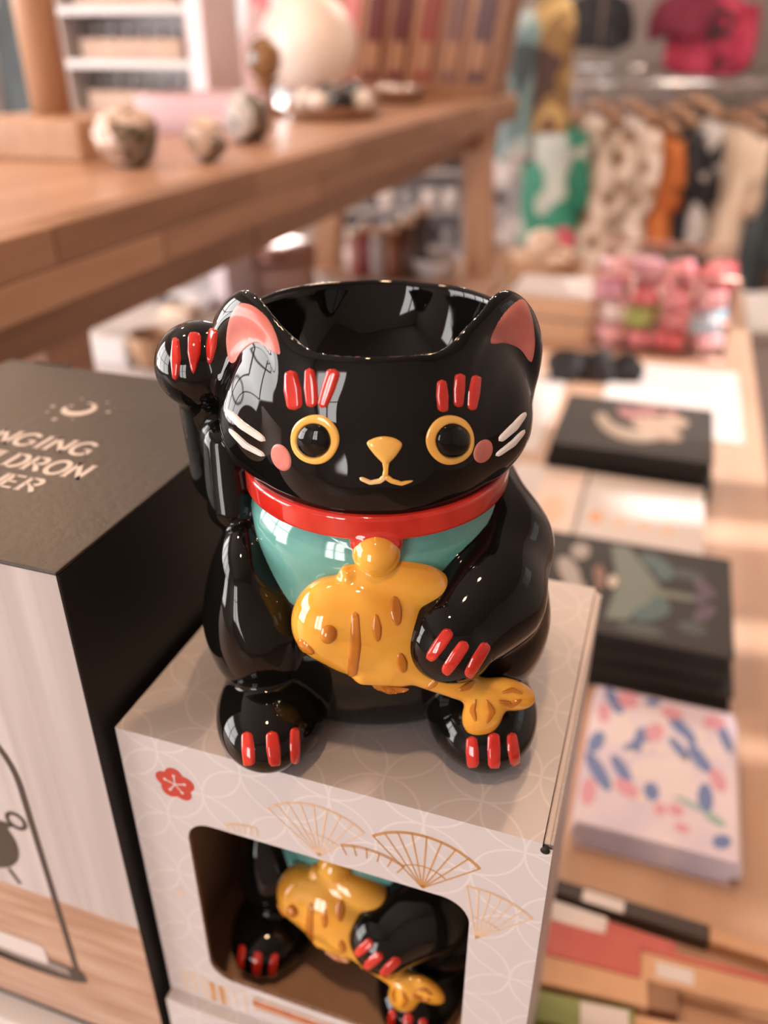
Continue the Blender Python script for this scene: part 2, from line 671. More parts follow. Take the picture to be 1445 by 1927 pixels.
def f_ear(P, s):
    R = ear_frame(s) @ roty(s * 13)
    c = np.array((s * .0255, -.0163, .1025))
    d = sd_ell(P, c, (.0188, .0066, .0197), R)
    out = R @ np.array((0, -1, 0))
    cv = c + out * .0070 + np.array((s * .0022, .0017, .0008))
    d = smax(d, -sd_ell(P, cv, (.0132, .0052, .0142), R), .0016)
    return d


def f_torso(P):
    d = sd_ell(P, (0, .004, .031), (.0455, .0390, .047))
    d = smin(d, sd_ell(P, (0, .010, .021), (.0500, .0385, .034)), .012)
    d = smin(d, sd_ell(P, (0, -.001, .060), (.0345, .0345, .021)), .010)
    return smax(d, .0005 - P[:, 2], .002)


def f_leg(P, s):
    d = sd_ell(P, (s * .0312, -.0135, .0315), (.0172, .0235, .0238), rotx(-12))
    foot = sd_ell(P, (s * .0290, -.0297, .0096), (.0152, .0208, .0120))
    d = smin(d, sd_ell(P, (s * .0345, -.0150, .0430), (.0098, .0185, .0185), rotx(-32)), .004)
    d = smin(d, foot, .0025)
    return smax(d, .0003 - P[:, 2], .0015)


def f_raised(P):
    d = sd_cap(P, (-.0345, .006, .050), (-.0425, .005, .066), .0092, .0085)
    d = smin(d, sd_cap(P, (-.0425, .005, .066), (-.0440, .003, .092), .0092, .0088), .003)
    d = smin(d, sd_ell(P, (-.0452, .0005, .0985), (.0114, .0120, .0113), rotx(-20)), .002)
    d = smin(d, sd_cap(P, (-.0395, -.007, .080), (-.0385, -.010, .063), .0055, .0066), .0025)
    return d


def f_arm(P):
    d = sd_cap(P, (.0280, .004, .0605), (.0325, -.0115, .0520), .0125, .0140)
    d = smin(d, sd_cap(P, (.0325, -.0115, .0520), (.0282, -.0275, .0470), .0140, .0142), .006)
    d = smin(d, sd_cap(P, (.0282, -.0275, .0470), (.0186, -.0385, .0425), .0142, .0124), .006)
    return d


COMP = [('torso', f_torso), ('head', f_head), ('ear', lambda P: f_ear(P, -1)), ('ear', lambda P: f_ear(P, 1)),
        ('hind_leg', lambda P: f_leg(P, -1)), ('hind_leg', lambda P: f_leg(P, 1)), ('raised_arm', f_raised), ('arm', f_arm)]


def f_black(P, parts=False):
    ds = [f(P) for _, f in COMP]
    t, h, e0, e1, l0, l1, ra, ar = ds
    bowl = sd_ell(P, (0, 0, .119), (.0312, .0305, .040))
    hd = smin(smin(h, e0, .0018), e1, .0018)
    hd = np.where(P[:, 2] > .085, smax(hd, -bowl, .0026), hd)
    d = smin(t, hd, .0010)
    d = smin(d, l0, .0014)
    d = smin(d, l1, .0014)
    d = smin(d, ra, .0016)
    d = smin(d, ar, .0018)
    d = d + wobble(P)
    return (d, np.stack(ds, 1)) if parts else d


def f_fish(P):
    R = roty(16)
    d = sd_ell(P, (-.0022, -.0374, .0442), (.0172, .0100, .0146), R)
    d = smin(d, sd_ell(P, (-.0135, -.0377, .0468), (.0065, .0074, .0090), R), .005)
    d = smin(d, sd_ell(P, (.006, -.0350, .0555), (.0140, .0065, .0066), roty(14)), .0015)
    d = smin(d, sd_ell(P, (-.0068, -.0365, .0588), (.0022, .0030, .0024)), .0012)
    d = smin(d, sd_cap(P, (.006, -.0400, .0370), (.0255, -.0425, .0272), .0062, .0036), .004)
    d = smin(d, sd_ell(P, (.0272, -.0445, .0215), (.0052, .0030, .0078), roty(8)), .0022)
    d = smin(d, sd_ell(P, (.0332, -.0420, .0258), (.0078, .0030, .0046), roty(18)), .0022)
    d = smin(d, sd_cap(P, (-.003, -.0438, .0335), (.006, -.0430, .0322), .0022, .0018), .003)
    return d + wobble(P) * .7


def f_bell(P):
    d = np.linalg.norm(P - np.array((.0002, -.0362, .0648), np.float32), axis=1) - .0058
    return d + wobble(P) * .5


def f_loop(P):
    # red ring that holds the bell under the collar
    q = P - np.array((.0002, -.0352, .0672), np.float32)
    return sd_ell(q, (0, 0, 0), (.0064, .0040, .0042))


def f_collar(P):
    q = P * np.array((1 / .0335, 1 / .0352, 1), np.float32)
    r = (np.sqrt(q[:, 0] ** 2 + q[:, 1] ** 2) - 1) * .0343
    dz = P[:, 2] - .0719
    d = np.sqrt(np.maximum(np.abs(r) - .0012, 0) ** 2 + np.maximum(np.abs(dz) - .0022, 0) ** 2) - .0011
    return smin(d, f_loop(P), .001) + wobble(P) * .3


def grad(f, V, e=2e-4):
    g = np.empty_like(V)
    for i in range(3):
        o = np.zeros(3, np.float32)
        o[i] = e
        g[:, i] = f(V + o) - f(V - o)
    return g / (np.linalg.norm(g, axis=1, keepdims=True) + 1e-12)


def surface(f, lo, hi, h, blk=8):
    """surface nets over a sparse grid; returns vertices, quads, normals"""
    lo, hi = np.array(lo, np.float32), np.array(hi, np.float32)
    nb = np.ceil((hi - lo) / (h * blk)).astype(int)
    n = nb * blk + 1
    D = np.full(n, 1.0, np.float32)
    bi = np.stack(np.meshgrid(*[np.arange(k) for k in nb], indexing='ij'), -1).reshape(-1, 3)
    cen = lo + (bi + .5) * h * blk
    dc = f(cen.astype(np.float32))
    act = np.abs(dc) < h * blk * 0.87 * 1.5 + .002
    loc = np.stack(np.meshgrid(*[np.arange(blk + 1)] * 3, indexing='ij'), -1).reshape(-1, 3)
    for ch in np.array_split(bi[act], max(1, int(act.sum() // 400))):
        idx = (ch[:, None, :] * blk + loc[None]).reshape(-1, 3)
        D[idx[:, 0], idx[:, 1], idx[:, 2]] = f((lo + idx * h).astype(np.float32))
    for b in bi[~act & (dc < 0)]:
        s = b * blk
        D[s[0]:s[0] + blk + 1, s[1]:s[1] + blk + 1, s[2]:s[2] + blk + 1] = np.minimum(D[s[0]:s[0] + blk + 1, s[1]:s[1] + blk + 1, s[2]:s[2] + blk + 1], -1.0)
    S = D < 0
    cnt = np.zeros(n - 1, np.int8)
    offs = [(i, j, k) for i in (0, 1) for j in (0, 1) for k in (0, 1)]
    for i, j, k in offs:
        cnt += S[i:n[0] - 1 + i, j:n[1] - 1 + j, k:n[2] - 1 + k]
    cells = np.argwhere((cnt > 0) & (cnt < 8))
    cv = np.stack([D[cells[:, 0] + i, cells[:, 1] + j, cells[:, 2] + k] for i, j, k in offs], 1)
    acc = np.zeros((len(cells), 3))
    num = np.zeros(len(cells))
    for a in range(8):
        for b in range(a + 1, 8):
            oa, ob = np.array(offs[a]), np.array(offs[b])
            if np.abs(oa - ob).sum() != 1:
                continue
            va, vb = cv[:, a], cv[:, b]
            m = (va < 0) != (vb < 0)
            t = np.where(m, va / np.where(m, va - vb, 1), 0)
            acc += m[:, None] * (oa + t[:, None] * (ob - oa))
            num += m
    V = (lo + (cells + acc / num[:, None]) * h).astype(np.float32)
    ids = np.full(n - 1, -1, np.int32)
    ids[cells[:, 0], cells[:, 1], cells[:, 2]] = np.arange(len(cells))
    Q = []
    for a in range(3):
        b, c = (a + 1) % 3, (a + 2) % 3
        s0 = [slice(None)] * 3
        s1 = [slice(None)] * 3
        s0[a], s1[a] = slice(0, n[a] - 1), slice(1, n[a])
        e = np.argwhere(S[tuple(s0)] != S[tuple(s1)])
        e = e[(e[:, b] > 0) & (e[:, c] > 0) & (e[:, b] < n[b] - 1) & (e[:, c] < n[c] - 1)]
        inside = S[e[:, 0], e[:, 1], e[:, 2]]
        quad = []
        for db, dcc in ((1, 1), (0, 1), (0, 0), (1, 0)):
            g = e.copy()
            g[:, b] -= db
            g[:, c] -= dcc
            quad.append(ids[g[:, 0], g[:, 1], g[:, 2]])
        q = np.stack(quad, 1)
        q[~inside] = q[~inside][:, ::-1]
        Q.append(q)
    Q = np.concatenate(Q)
    Q = Q[(Q >= 0).all(1)]
    for _ in range(2):
        d = f(V)
        V = V - (d[:, None] * grad(f, V)).astype(np.float32) * .9
    return V, Q, grad(f, V)


def np_mesh(name, V, Q, Nn=None):
    me = bpy.data.meshes.new(name)
    me.vertices.add(len(V))
    me.vertices.foreach_set('co', np.ascontiguousarray(V, np.float32).ravel())
    k = Q.shape[1]
    me.loops.add(len(Q) * k)
    me.loops.foreach_set('vertex_index', np.ascontiguousarray(Q, np.int32).ravel())
    me.polygons.add(len(Q))
    me.polygons.foreach_set('loop_start', np.arange(0, len(Q) * k, k, dtype=np.int32))
    me.update(calc_edges=True)
    me.polygons.foreach_set('use_smooth', [True] * len(Q))
    if Nn is not None:
        me.normals_split_custom_set_from_vertices([tuple(n) for n in Nn])
    return me


def sub_mesh(V, Q, Nn, sel):
    q = Q[sel]
    u, inv = np.unique(q, return_inverse=True)
    return V[u], inv.reshape(q.shape), Nn[u]


CAT_LOC = W(-.002, .203, .254)
CAT_INV = Matrix.Translation(CAT_LOC) @ Matrix.Rotation(YAW, 4, 'Z')
CAT_INV = CAT_INV.inverted()


def march(f, pix):
    """where the sight line through each photo pixel meets the glazed surface, in the figurine's own frame"""
    o = np.array(CAT_INV @ CAMP, np.float32)
    R3 = np.array(CAT_INV.to_3x3())
    d = np.stack([R3 @ np.array(ray(*p)) for p in pix])
    d = (d / np.linalg.norm(d, axis=1, keepdims=True)).astype(np.float32)
    t = np.full(len(d), .10, np.float32)
    best_t, best_d = t.copy(), np.full(len(d), 9.0)
    for _ in range(90):
        v = f(o + d * t[:, None])
        better = np.abs(v) < best_d
        best_t[better] = t[better]
        best_d[better] = np.abs(v)[better]
        t = t + np.clip(v, -.002, .01) * .7
    P = o + d * best_t[:, None]
    return P.astype(np.float32)


def brush(name, f, grid, thick, m, parent, closed_u=False, dome=None, label=None):
    """a raised dab of glaze: a grid (rows x cols) of photo pixels laid on the surface f and lifted by thick * dome"""
    rows, cols = len(grid), len(grid[0])
    P = march(f, [p for r in grid for p in r])
    Nn = grad(f, P)
    lift = np.array([dome[i][j] if dome is not None else 1.0 for i in range(rows) for j in range(cols)])
    V = P + Nn * ((lift * thick)[:, None] - .00003 * (lift <= 0.001)[:, None])
    Fq = []
    cc = cols if closed_u else cols - 1
    for i in range(rows - 1):
        for j in range(cc):
            k = (j + 1) % cols
            Fq.append((i * cols + j, (i + 1) * cols + j, (i + 1) * cols + k, i * cols + k))
    me = bpy.data.meshes.new(name)
    me.from_pydata([tuple(v) for v in V], [], Fq)
    me.validate()
    bm = bmesh.new()
    bm.from_mesh(me)
    bmesh.ops.remove_doubles(bm, verts=bm.verts, dist=2e-6)
    # face the outside
    for fc in bm.faces:
        fc.normal_update()
    c = sum((fc.normal for fc in bm.faces), Vector((0, 0, 0)))
    if c.dot(Vector(Nn.mean(0))) < 0:
        bmesh.ops.reverse_faces(bm, faces=bm.faces)
    bm.to_mesh(me)
    bm.free()
    me.polygons.foreach_set('use_smooth', [True] * len(me.polygons))
    return link(name, me, m, parent, label)


def dab_stroke(name, f, pts, hw, m, parent, thick=.00045, n=18, taper=(.35, .35), label=None):
    """brush stroke along a polyline of pixels with half width(s) hw"""
    pts = [Vector(p) for p in pts]
    L = [0]
    for a, b in zip(pts, pts[1:]):
        L.append(L[-1] + (b - a).length)
    grid, dome = [], []
    hws = hw if isinstance(hw, (list, tuple)) else [hw, hw]
    for i in range(n + 1):
        s = i / n
        x = s * L[-1]
        k = 0
        while k < len(pts) - 2 and x > L[k + 1]:
            k += 1
        u = (x - L[k]) / max(1e-6, L[k + 1] - L[k])
        p = pts[k].lerp(pts[k + 1], u)
        tg = (pts[k + 1] - pts[k]).normalized()
        nn = Vector((-tg.y, tg.x))
        w = hws[0] + (hws[-1] - hws[0]) * s
        if len(hws) == 3:
            w = hws[0] + (hws[1] - hws[0]) * s * 2 if s < .5 else hws[1] + (hws[2] - hws[1]) * (s * 2 - 1)
        e0, e1 = taper
        k0 = math.sqrt(max(0, 1 - (1 - min(1, s / e0)) ** 2)) if e0 else 1
        k1 = math.sqrt(max(0, 1 - (1 - min(1, (1 - s) / e1)) ** 2)) if e1 else 1
        w *= min(k0, k1)
        row, dr = [], []
        for j in range(9):
            q = -1 + j / 4
            row.append((p.x + nn.x * w * q, p.y + nn.y * w * q))
            dr.append(math.sqrt(max(0, 1 - q ** 4)) * min(1, min(k0, k1) * 1.2))
        grid.append(row)
        dome.append(dr)
    return brush(name, f, grid, thick, m, parent, dome=dome, label=label)


def dab_fill(name, f, outline, m, parent, thick=.0003, rings=6, label=None, cen=None, edge=.82):
    n = len(outline)
    cx, cy = cen or (sum(p[0] for p in outline) / n, sum(p[1] for p in outline) / n)
    grid, dome = [], []
    for i in range(rings + 1):
        s = i / rings
        s = 1 - (1 - s) ** 1.6 if rings > 3 else s
        grid.append([(cx + (x - cx) * s, cy + (y - cy) * s) for x, y in outline])
        k = 1.0 if s < edge else math.sqrt(max(0, 1 - ((s - edge) / (1 - edge)) ** 2))
        dome.append([k] * n)
    return brush(name, f, grid, thick, m, parent, True, dome, label)


def smooth_loop(pts, n=48):
    """closed Catmull-Rom through pixel points"""
    out = []
    k = len(pts)
    for i in range(n):
        t = i / n * k
        a = int(t)
        u = t - a
        p0, p1, p2, p3 = [Vector(pts[(a + q) % k]) for q in (-1, 0, 1, 2)]
        v = .5 * ((2 * p1) + (p2 - p0) * u + (2 * p0 - 5 * p1 + 4 * p2 - p3) * u * u + (3 * p1 - p0 - 3 * p2 + p3) * u ** 3)
        out.append((v.x, v.y))
    return out


def ell_loop(cx, cy, rx, ry, rot=0, n=44, wob=0.0):
    a = math.radians(rot)
    o = []
    for i in range(n):
        q = 2 * PI * i / n
        k = 1 + wob * math.sin(5 * q + cx) + wob * .7 * math.sin(3 * q + cy)
        x, y = rx * k * math.cos(q), ry * k * math.sin(q)
        o.append((cx + x * math.cos(a) - y * math.sin(a), cy + x * math.sin(a) + y * math.cos(a)))
    return o


def make_cat():
    root = thing('cat_oil_burner', 'glossy black ceramic lucky cat oil burner standing on top of the white patterned box', 'oil burner', CAT_LOC, YAW, 'lucky cat oil burners')
    V, Q, Nn = surface(f_black, (-.062, -.056, -.004), (.062, .056, .128), .0008)
    fc = V[Q].mean(1)
    who = f_black(fc, True)[1].argmin(1)
    parts = {}
    for i, (nm, _) in enumerate(COMP):
        if (who == i).sum() < 20:
            continue
        v, q, nn = sub_mesh(V, Q, Nn, who == i)
        parts[i] = link(nm, np_mesh(nm, v, q, nn), M_BLACK, root)
    head, earL, earR = parts[1], parts[2], parts[3]
    legL, legR, raised, arm, torso = parts[4], parts[5], parts[6], parts[7], parts[0]

    def solid(nm, f, lo, hi, h, m, parent, label=None):
        v, q, nn = surface(f, lo, hi, h)
        return link(nm, np_mesh(nm, v, q, nn), m, parent, label)
    fish = solid('fish', f_fish, (-.028, -.056, .008), (.046, -.018, .070), .0006, M_YEL, root, 'golden yellow fish held against the belly')
    solid('bell', f_bell, (-.009, -.046, .054), (.009, -.026, .074), .0005, M_YEL, root, 'round yellow bell under the collar')
    solid('collar', f_collar, (-.044, -.044, .060), (.044, .042, .078), .0005, M_RED, root, 'glossy red collar')
    # bib
    bib = smooth_loop([(474, 930), (478, 985), (492, 1040), (518, 1100), (556, 1142), (620, 1165), (700, 1150), (780, 1110), (880, 1075), (950, 1000), (950, 930), (900, 950), (800, 985), (700, 990), (600, 975), (520, 945)], 72)
    dab_fill('bib', f_torso, bib, M_TEAL, root, .0008, 12, 'teal glazed bib below the red collar', cen=(690, 1050), edge=.93)
    B = f_black
    # ears
    dab_fill('inner_ear', B, smooth_loop([(448, 572), (432, 598), (425, 640), (430, 678), (441, 682), (455, 662), (480, 645), (505, 655), (527, 667), (520, 630), (502, 597), (474, 574)], 56), M_PINK, earL, .0002, 6, 'pink inner ear')
    dab_fill('inner_ear', B, smooth_loop([(984, 562), (1000, 592), (1007, 640), (1003, 676), (996, 680), (978, 657), (952, 646), (923, 645), (934, 612), (957, 580)], 56), M_PINK, earR, .0002, 6, 'pink inner ear')
    # face
    for (cx, cy, rx, ry), (ix, iy, jx, jy) in (((592.5, 827, 46, 47), (590.5, 829, 31.5, 32)), ((847, 828, 45.5, 47), (852, 829.5, 31.5, 32))):
        o_, i_ = ell_loop(cx, cy, rx, ry, 0, 64, .008), ell_loop(ix, iy, jx, jy, 0, 64, .008)
        grid, dome = [], []
        for k in range(9):
            s = k / 8
            grid.append([(a[0] + (b[0] - a[0]) * s, a[1] + (b[1] - a[1]) * s) for a, b in zip(i_, o_)])
            dome.append([math.sqrt(max(0, 1 - (2 * s - 1) ** 2)) ** .6 if 0 < k < 8 else 0] * 64)
        eye = brush('eye', B, grid, .00045, M_EYE, head, True, dome, 'yellow ringed eye')
        g2, d2 = [], []
        for k in range(9):
            s = math.sin(k / 8 * PI / 2)
            g2.append([(ix + (x - ix) * s, iy + (y - iy) * s) for x, y in i_])
            d2.append([math.sqrt(max(0, 1 - s * s))] * 64)
        brush('pupil', B, g2, .0016, M_BLACK, head, True, d2, 'domed black pupil')
    dab_fill('nose', B, smooth_loop([(690, 834), (702, 825), (722, 821), (744, 825), (757, 836), (749, 853), (736, 868), (726, 876), (716, 868), (701, 852)], 40), M_EYE, head, .0010, 7, edge=.3)
    dab_stroke('mouth', B, [(726, 866), (726, 885), (724, 899)], [8, 5, 6], M_EYE, head, .0005, taper=(0, .2))
    dab_stroke('mouth', B, [(727, 895), (715, 905), (697, 908), (676, 899)], [6, 4.5, 4], M_MOUTH, head, .0005, taper=(.1, .15))
    dab_stroke('mouth', B, [(723, 895), (737, 905), (755, 910), (778, 904)], [6, 4.5, 2], M_EYE, head, .0005, taper=(.1, .3))
    dab_fill('cheek', B, ell_loop(529, 861, 17.5, 27, -24), M_PINK, head, .0003)
    dab_fill('cheek', B, ell_loop(909, 849, 17, 23.5, 26), M_PINK, head, .0003)
    for a, b, w in (((546, 696), (555, 772), [9, 14, 12]), ((582, 692), (587, 767), [7, 11, 9]), ((630, 694), (605, 768), [11, 11, 8]),
                    ((831, 714), (834, 776), [7, 10, 8]), ((866, 702), (862, 767), [8, 9, 7]), ((897, 705), (887, 773), [7, 9, 7])):
        dab_stroke('eyebrow', B, [a, b], [k * 1.22 for k in w], M_RED, head, .0007, taper=(.12, .14), label='red brush stroke over the eye')
    for pts, w in (([(423, 769), (455, 800), (500, 830)], [7, 8, 6]), ([(430, 806), (462, 838), (499, 858)], [4, 6, 4.5]),
                   ([(990, 775), (968, 803), (938, 830)], [5, 8, 6]), ([(988, 808), (965, 834), (932, 858)], [4, 6, 4])):
        dab_stroke('whisker', B, pts, w, M_WHITEG, head, .0005, taper=(.25, .15), label='white whisker')
    # claws
    for a, b, w in (((331, 634), (330, 716), [5, 9, 4]), ((366, 624), (364, 704), [11, 11, 3]), ((401, 617), (394, 686), [8, 9, 4])):
        dab_stroke('claw', B, [a, b], [k * 1.15 for k in w], M_RED, raised, .0006, taper=(.12, .15), label='red painted claw')
    for a, b, w in (((848, 1184), (806, 1243), [10, 11, 9]), ((878, 1207), (835, 1269), [10, 11, 9]), ((917, 1209), (878, 1275), [9, 10, 8])):
        dab_stroke('claw', B, [a, b], [k * 1.15 for k in w], M_RED, arm, .0007, taper=(.15, .15), label='red painted claw')
    for a, b, w in (((464, 1376), (469, 1441), [9, 11, 10]), ((511, 1375), (518, 1442), [10, 12, 10]), ((555, 1368), (555, 1438), [8, 9, 7])):
        dab_stroke('claw', B, [a, b], [k * 1.15 for k in w], M_RED, legL, .0007, taper=(.15, .1), label='red painted claw')
    for a, b, w in (((887, 1385), (890, 1444), [9, 11, 10]), ((929, 1378), (930, 1446), [10, 11, 10]), ((962, 1378), (970, 1442), [8, 10, 8])):
        dab_stroke('claw', B, [a, b], [k * 1.15 for k in w], M_RED, legR, .0007, taper=(.15, .1), label='red painted claw')
    # fish face, gill line and scales
    Fh = f_fish
    dab_fill('fish_eye', Fh, ell_loop(618, 1193, 16, 17), M_BRN, fish, .0018, 8, edge=.0)
    dab_stroke('fish_mouth', Fh, [(561, 1202), (573, 1218), (592, 1230)], [6.25, 8.75, 5], M_BRN, fish, .0005)
    dab_stroke('gill_line', Fh, [(668, 1150), (669, 1215), (662, 1276)], [7.5, 11.25, 10], M_BRN, fish, .0005, taper=(.1, .1))
    for a, b, w in (((707, 1155), (711, 1208), [3, 8, 5]), ((742, 1121), (748, 1178), [6, 10, 6]), ((752, 1228), (760, 1266), [5, 9, 6])):
        dab_stroke('scale_mark', Fh, [a, b], [k * 1.2 for k in w], M_BRN, fish, .0005, taper=(.3, .3))
    dab_stroke('fin_line', Fh, [(700, 1290), (733, 1299), (770, 1297)], [2.5, 6.25, 2.5], M_BRN, fish, .0005)
    dab_stroke('fin_line', Fh, [(800, 1296), (815, 1288), (828, 1272)], [2.5, 6.25, 3.75], M_BRN, fish, .0005)
    dab_stroke('tail_line', Fh, [(862, 1299), (880, 1292), (892, 1281)], [3.75, 7.5, 5], M_BRN, fish, .0005)
    dab_stroke('tail_line', Fh, [(896, 1315), (889, 1336), (896, 1358)], [2.5, 6.25, 3.75], M_BRN, fish, .0005)
    dab_stroke('tail_line', Fh, [(914, 1316), (925, 1338), (915, 1362)], [2.5, 7.5, 3.75], M_BRN, fish, .0005)
    dab_stroke('tail_line', Fh, [(936, 1319), (962, 1326), (982, 1316)], [3.75, 6.25, 3.75], M_BRN, fish, .0005)
    dab_stroke('tail_line', Fh, [(942, 1304), (964, 1298), (984, 1306)], [2.5, 5, 2.5], M_BRN, fish, .0005)
    return root


CAT = make_cat()

# ------------------------------------------------------------------ printed cartons
BX0, BX1, BY0, BY1, BZ0, BZ1 = -.1295, -.0045, .1415, .2565, .127, .254
TH = .0014


def rounded(x0, x1, z0, z1, r, n=8):
    p = []
    for cx, cz, a in ((x1 - r, z1 - r, 0), (x0 + r, z1 - r, PI / 2), (x0 + r, z0 + r, PI), (x1 - r, z0 + r, 1.5 * PI)):
        p += [(cx + r * math.cos(a + PI / 2 * i / n), cz + r * math.sin(a + PI / 2 * i / n)) for i in range(n + 1)]
    return p


def make_carton(name, label):
    root = thing(name, label, 'carton', ((BX0 + BX1) / 2, (BY0 + BY1) / 2, BZ0), 0, 'white patterned cartons')
    # front panel with a rounded window cut through its thickness
    hole = rounded(-.1108, -.0235, .1446, .2228, .0085)
    n = len(hole)
    outer = []
    for x, z in hole:
        # push the ring out to the panel rectangle
        cx, cz = (-.067, .1837)
        dx, dz = x - cx, z - cz
        k = min((BX1 - cx) / dx if dx > 1e-9 else 1e9, (BX0 - cx) / dx if dx < -1e-9 else 1e9,
                (BZ1 - TH - cz) / dz if dz > 1e-9 else 1e9, (BZ0 - cz) / dz if dz < -1e-9 else 1e9)
        outer.append((cx + dx * k, cz + dz * k))
    corners = [(BX1, BZ1 - TH), (BX0, BZ1 - TH), (BX0, BZ0), (BX1, BZ0)]
    bm = bmesh.new()
    rings = {}
    for nm, pts, y in (('of', outer, BY0), ('hf', hole, BY0), ('hb', hole, BY0 + TH), ('ob', outer, BY0 + TH)):
        rings[nm] = [bm.verts.new((x, y, z)) for x, z in pts]
    cf = [bm.verts.new((x, BY0, z)) for x, z in corners]
    cb = [bm.verts.new((x, BY0 + TH, z)) for x, z in corners]

    def on_side(a, b):
        same_x = abs(a[0] - b[0]) < 1e-6
        same_z = abs(a[1] - b[1]) < 1e-6
        return same_x or same_z
    for i in range(n):
        j = (i + 1) % n
        if on_side(outer[i], outer[j]):
            bm.faces.new((rings['hf'][i], rings['of'][i], rings['of'][j], rings['hf'][j]))
            bm.faces.new((rings['hb'][j], rings['ob'][j], rings['ob'][i], rings['hb'][i]))
        else:
            c = min(range(4), key=lambda q: (corners[q][0] - outer[i][0]) ** 2 + (corners[q][1] - outer[i][1]) ** 2)
            bm.faces.new((rings['hf'][i], rings['of'][i], cf[c], rings['of'][j], rings['hf'][j]))
            bm.faces.new((rings['hb'][j], rings['ob'][j], cb[c], rings['ob'][i], rings['hb'][i]))
    front = mk_bm('front_panel', bm, M_CARD, root)
    bm = bmesh.new()
    a = [bm.verts.new((x, BY0 + .00005, z)) for x, z in hole]
    b = [bm.verts.new((x, BY0 + TH, z)) for x, z in hole]
    for i in range(n):
        j = (i + 1) % n
        bm.faces.new((a[i], a[j], b[j], b[i]))
    mk_bm('window_edge', bm, M_CORR, front)
    box('side_panel', (BX0, BX0 + TH, BY0 + TH, BY1, BZ0, BZ1 - TH), M_CARD, root, .0003)
    box('side_panel', (BX1 - TH, BX1, BY0 + TH, BY1, BZ0, BZ1 - .0022), M_CARD, root, .0003)
    box('back_panel', (BX0 + TH, BX1 - TH, BY1 - TH, BY1, BZ0, BZ1 - TH), M_CARD, root, .0003)
    box('base_panel', (BX0 + TH, BX1 - TH, BY0 + TH, BY1 - TH, BZ0, BZ0 + TH), M_KRAFT, root, .0002)
    box('lid', (BX0, BX1 - .0026, BY0, BY1, BZ1 - TH, BZ1), M_CARD, root, 0)
    # kraft lining seen through the window
    for nm, bb in (('lining', (BX0 + TH, BX0 + TH + .0004, BY0 + TH + .001, BY1 - TH, BZ0 + TH, BZ1 - TH)),
                   ('lining', (BX1 - TH - .0004, BX1 - TH, BY0 + TH + .001, BY1 - TH, BZ0 + TH, BZ1 - TH - .001)),
                   ('lining', (BX0 + TH + .0005, BX1 - TH - .0005, BY1 - TH - .0005, BY1 - TH, BZ0 + TH, BZ1 - TH))):
        box(nm, bb, M_KRAFT, root, 0)
    # tuck flap seam along the right edge, with its slot and the teal line of the side print
    box('tuck_flap', (BX1 - .0024, BX1 - .0008, BY0 + .001, BY1 - .002, BZ1 - .0026, BZ1 - .0006), M_WCARD, root, .0004)
    pl = Plane((BX1, 0, 0), (0, 1, 0), (0, 0, 1))
    print_on('side_stripe', strokes_bm(pl, [[(BY0 + .0022, BZ1 - .004), (BY0 + .0022, BZ0 + .002)]], .0012), mat('teal_ink', (.05, .20, .19), .5), root)
    pf = Plane((0, BY0, 0), (1, 0, 0), (0, 0, 1))
    tl = Plane((0, 0, BZ1), (1, 0, 0), (0, 1, 0))
    slot = lathe('corner_slot_shade', [(.0, .0004), (.0012, .0004), (.0012, -.0004), (.0, -.0004)], (BX1 - .0018, BY0 + .0002, BZ1 - .0022), M_BBOX, root, 16, M=Matrix.Rotation(PI / 2, 4, 'X'))  # black disc stands for the shade inside the slot hole
    # red plum blossom
    c = (-.1122, .2372)
    blob = []
    for i in range(80):
        q = 2 * PI * i / 80
        rr = .0063 * (.80 + .24 * abs(math.cos(2.5 * (q - PI / 2))))
        blob.append((c[0] + rr * math.cos(q), c[1] + rr * math.sin(q)))
    bl = print_on('blossom_print', poly_bm(pf, [blob]), M_REDINK, root, 'red blossom printed in the top left corner')
    st, dots = [], []
    for k in range(5):
        q = PI / 2 + 2 * PI * k / 5
        st.append([c, (c[0] + .0030 * math.cos(q), c[1] + .0030 * math.sin(q))])
        dots.append(arc(c[0] + .0034 * math.cos(q), c[1] + .0034 * math.sin(q), .00055, 0, 2 * PI, 10)[:-1])
    bm = strokes_bm(pf, st, .00045, .00016)
    poly_bm(pf, dots, .00016, bm)
    print_on('blossom_stamens', bm, M_WINK, bl)

    # gold folding fans
    def fan(cx, cz, r, mid, span, nrib, m, w=.00042):
        a0, a1 = mid - span / 2, mid + span / 2
        lines = [arc(cx, cz, r, a0, a1, 20), arc(cx, cz, r * .42, a0, a1, 14), arc(cx, cz, r * .975, a0, a1, 20)]
        for k in range(nrib + 1):
            q = a0 + (a1 - a0) * k / nrib
            lines.append([(cx, cz), (cx + r * math.cos(q), cz + r * math.sin(q))])
        return print_on('fan_print', strokes_bm(pf, lines, w), m, root, 'gold line fan printed above the window')
    fan(-.0371, .2238, .0212, PI * .49, PI * .495, 8, M_GOLD)
    fan(-.0675, .2244, .0205, PI * .515, PI * .50, 8, M_PALEGOLD)
    fan(-.0214, .2090, .0214, PI * .41, PI * .29, 6, M_PALEGOLD)

    def half_fan(cx, cz, r, a0, a1, m):
        lines = [arc(cx, cz, r, a0, a1, 14), arc(cx, cz, r * .97, a0, a1, 14)]
        for k in range(6):
            q = a0 + (a1 - a0) * k / 5
            lines.append([(cx + r * .80 * math.cos(q), cz + r * .80 * math.sin(q)), (cx + r * math.cos(q), cz + r * math.sin(q))])
        return print_on('fan_print', strokes_bm(pf, lines, .0004), m, root, 'gold line fan half hidden by the window cut')
    half_fan(-.0530, .2125, .0210, PI * .33, PI * .62, M_GOLD)
    half_fan(-.0880, .2090, .0195, PI * .48, PI * .66, M_PALEGOLD)
    print_on('fleck_print', poly_bm(pf, [arc(-.1175, .1860, .0012, 0, 2 * PI, 10)[:-1]]), M_PALEGOLD, root)
